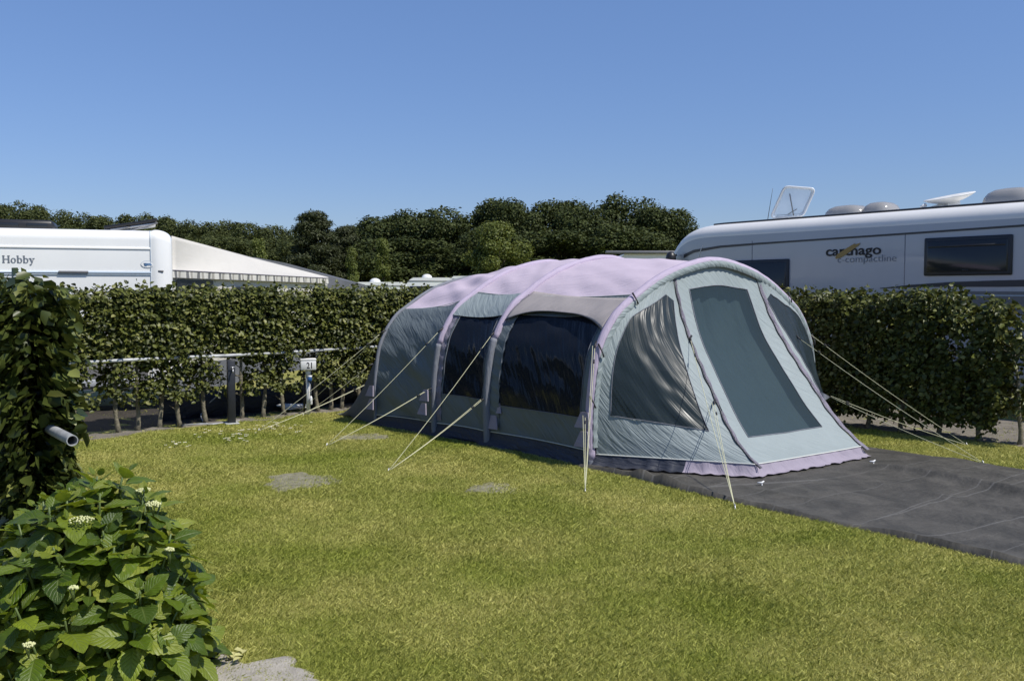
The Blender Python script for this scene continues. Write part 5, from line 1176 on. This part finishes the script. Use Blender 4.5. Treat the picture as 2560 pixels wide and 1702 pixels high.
kill |= (A_ > -.3) & (A_ < 5.45) & (B_ > .015) & (B_ < 3.27)
T0 = ABASE[0][:2]; A_ = (xx - ABASE[3][0]) * TU[0] + (dd - ABASE[3][1]) * TU[1]; B_ = (xx - ABASE[3][0]) * TV[0] + (dd - ABASE[3][1]) * TV[1]
kill |= (A_ > -5.2) & (A_ < .2) & (B_ > -.02 + .09 * A_ * 0 + (-.075) * A_ * -1 * 0) & (B_ < 3.4) & (B_ > -(A_) * -.0)
thin = np.zeros(Nb)
for c_, rx, ry, an in BARE + [(SAND[0] + np.array([-.1, -.1, 0]), SAND[1] * 1.4, SAND[2] * 1.4, SAND[3])]:
    dx = xx - c_[0]; dy = dd - c_[1]; X_ = dx * math.cos(an) + dy * math.sin(an); Y_ = -dx * math.sin(an) + dy * math.cos(an); thin = np.maximum(thin, np.exp(-((X_ / rx) ** 2 + (Y_ / ry) ** 2) ** 1.2 * .9) * (.72 if rx < .29 and c_[1] > 6 else 1))
kill |= r.random(Nb) < thin * (.62 + .30 * field(xx, dd, 66, f0=5, n=8))
keep = ~kill; xx = xx[keep]; dd = dd[keep]; n_ = len(xx)
den = field(xx, dd, 64, f0=.8); hgt = (.019 + .010 * r.random(n_) + .003 * den) * r.uniform(.6, 1.25, n_); wd = (.0016 + .00040 * dd) * r.uniform(.6, 1.4, n_)
yaw = r.uniform(0, 6.28, n_); ln = r.normal(0, .62, (n_, 2)) * hgt[:, None] + np.array([.15, .1]) * hgt[:, None]
z0 = .003 * field(xx, dd, 5, f0=.35) - .004; bx_ = np.cos(yaw) * wd / 2; by_ = np.sin(yaw) * wd / 2
V = np.empty((n_, 4, 3)); V[:, 0] = np.stack([xx - bx_, dd - by_, z0], 1); V[:, 1] = np.stack([xx + bx_, dd + by_, z0], 1)
V[:, 2] = np.stack([xx + ln[:, 0] * .45 + bx_ * .8, dd + ln[:, 1] * .45 + by_ * .8, z0 + hgt * .62], 1); V[:, 3] = np.stack([xx + ln[:, 0], dd + ln[:, 1], z0 + hgt], 1)
b_ = np.arange(n_)[:, None] * 4; gr = mesh('grass', V.reshape(-1, 3), np.concatenate([b_ + np.array([[0, 1, 2]]), b_ + np.array([[0, 2, 3]])], 0), M['blade'], smooth=False)
tag(gr, 'short sunburnt green lawn grass around the tent', 'grass', kind='stuff')

# daisies
r = rng_(12)
def daisy_proto():
    root = bpy.data.objects.new('daisy', None); C.objects.link(root); ORG[root.name] = np.zeros(3); mb = MB()
    for k in range(9):
        a_ = 2 * math.pi * k / 9; d = np.array([math.cos(a_), math.sin(a_), 0]); s_ = np.array([-d[1], d[0], 0]); z = TZ * .045
        mb.add([z, z + d * .010 + s_ * .004, z + d * .018 + TZ * .003, z + d * .010 - s_ * .004], [(0, 1, 2, 3)])
    mb.build('petals', M['petal'], root, smooth=False); MB().ball(TZ * .047, .0045, 6, 4).build('eye', M['yolk'], root); MB().tube([(0, 0, 0), (.002, 0, .045)], .001, 4).build('stem', M['stem'], root); return root
dz = Pool([daisy_proto()])
cl = [(575, 1100, 26, 40, 9, 'white daisy in the dense patch left of the rear guy line peg'), (450, 1118, 10, 28, 5, 'white daisy in the sparse row nearer the pipe end'), (690, 1072, 20, 42, 7, 'white daisy in the loose row beside the numbered post'), (640, 1088, 10, 60, 8, 'white daisy scattered between the dense patch and the guy line peg')]
for cx, cy, nn_, sx2, sy2, lb in cl:
    for k in range(nn_):
        p = G(cx + r.normal(0, sx2), cy + r.normal(0, sy2)); dz.put((p[0], p[1], 0), r.uniform(0, 6), r.uniform(.8, 1.2), lb, 'daisy', lb.replace('white daisy', 'daisies'))
# fallen dry leaves on the sand
ml = mat('dry_leaf', (.42, .40, .16), .7, var=.3, vscale=30)
pool = []
for k in range(9):
    c_ = G(592 + r.normal(0, 13), 1635 + r.normal(0, 9), .03); V, Fc = leaf_cloud(rng_(k), np.array([c_]), np.array([[.3 * r.normal(), .3 * r.normal(), 1]]), np.array([.055]), .5, .5)
    tag(mesh('fallen_leaf', V, Fc, ml, org=c_, smooth=False), 'curled yellow leaf in the small heap on the sand beside the hydrangea', 'leaf', 'fallen leaves on the sand')
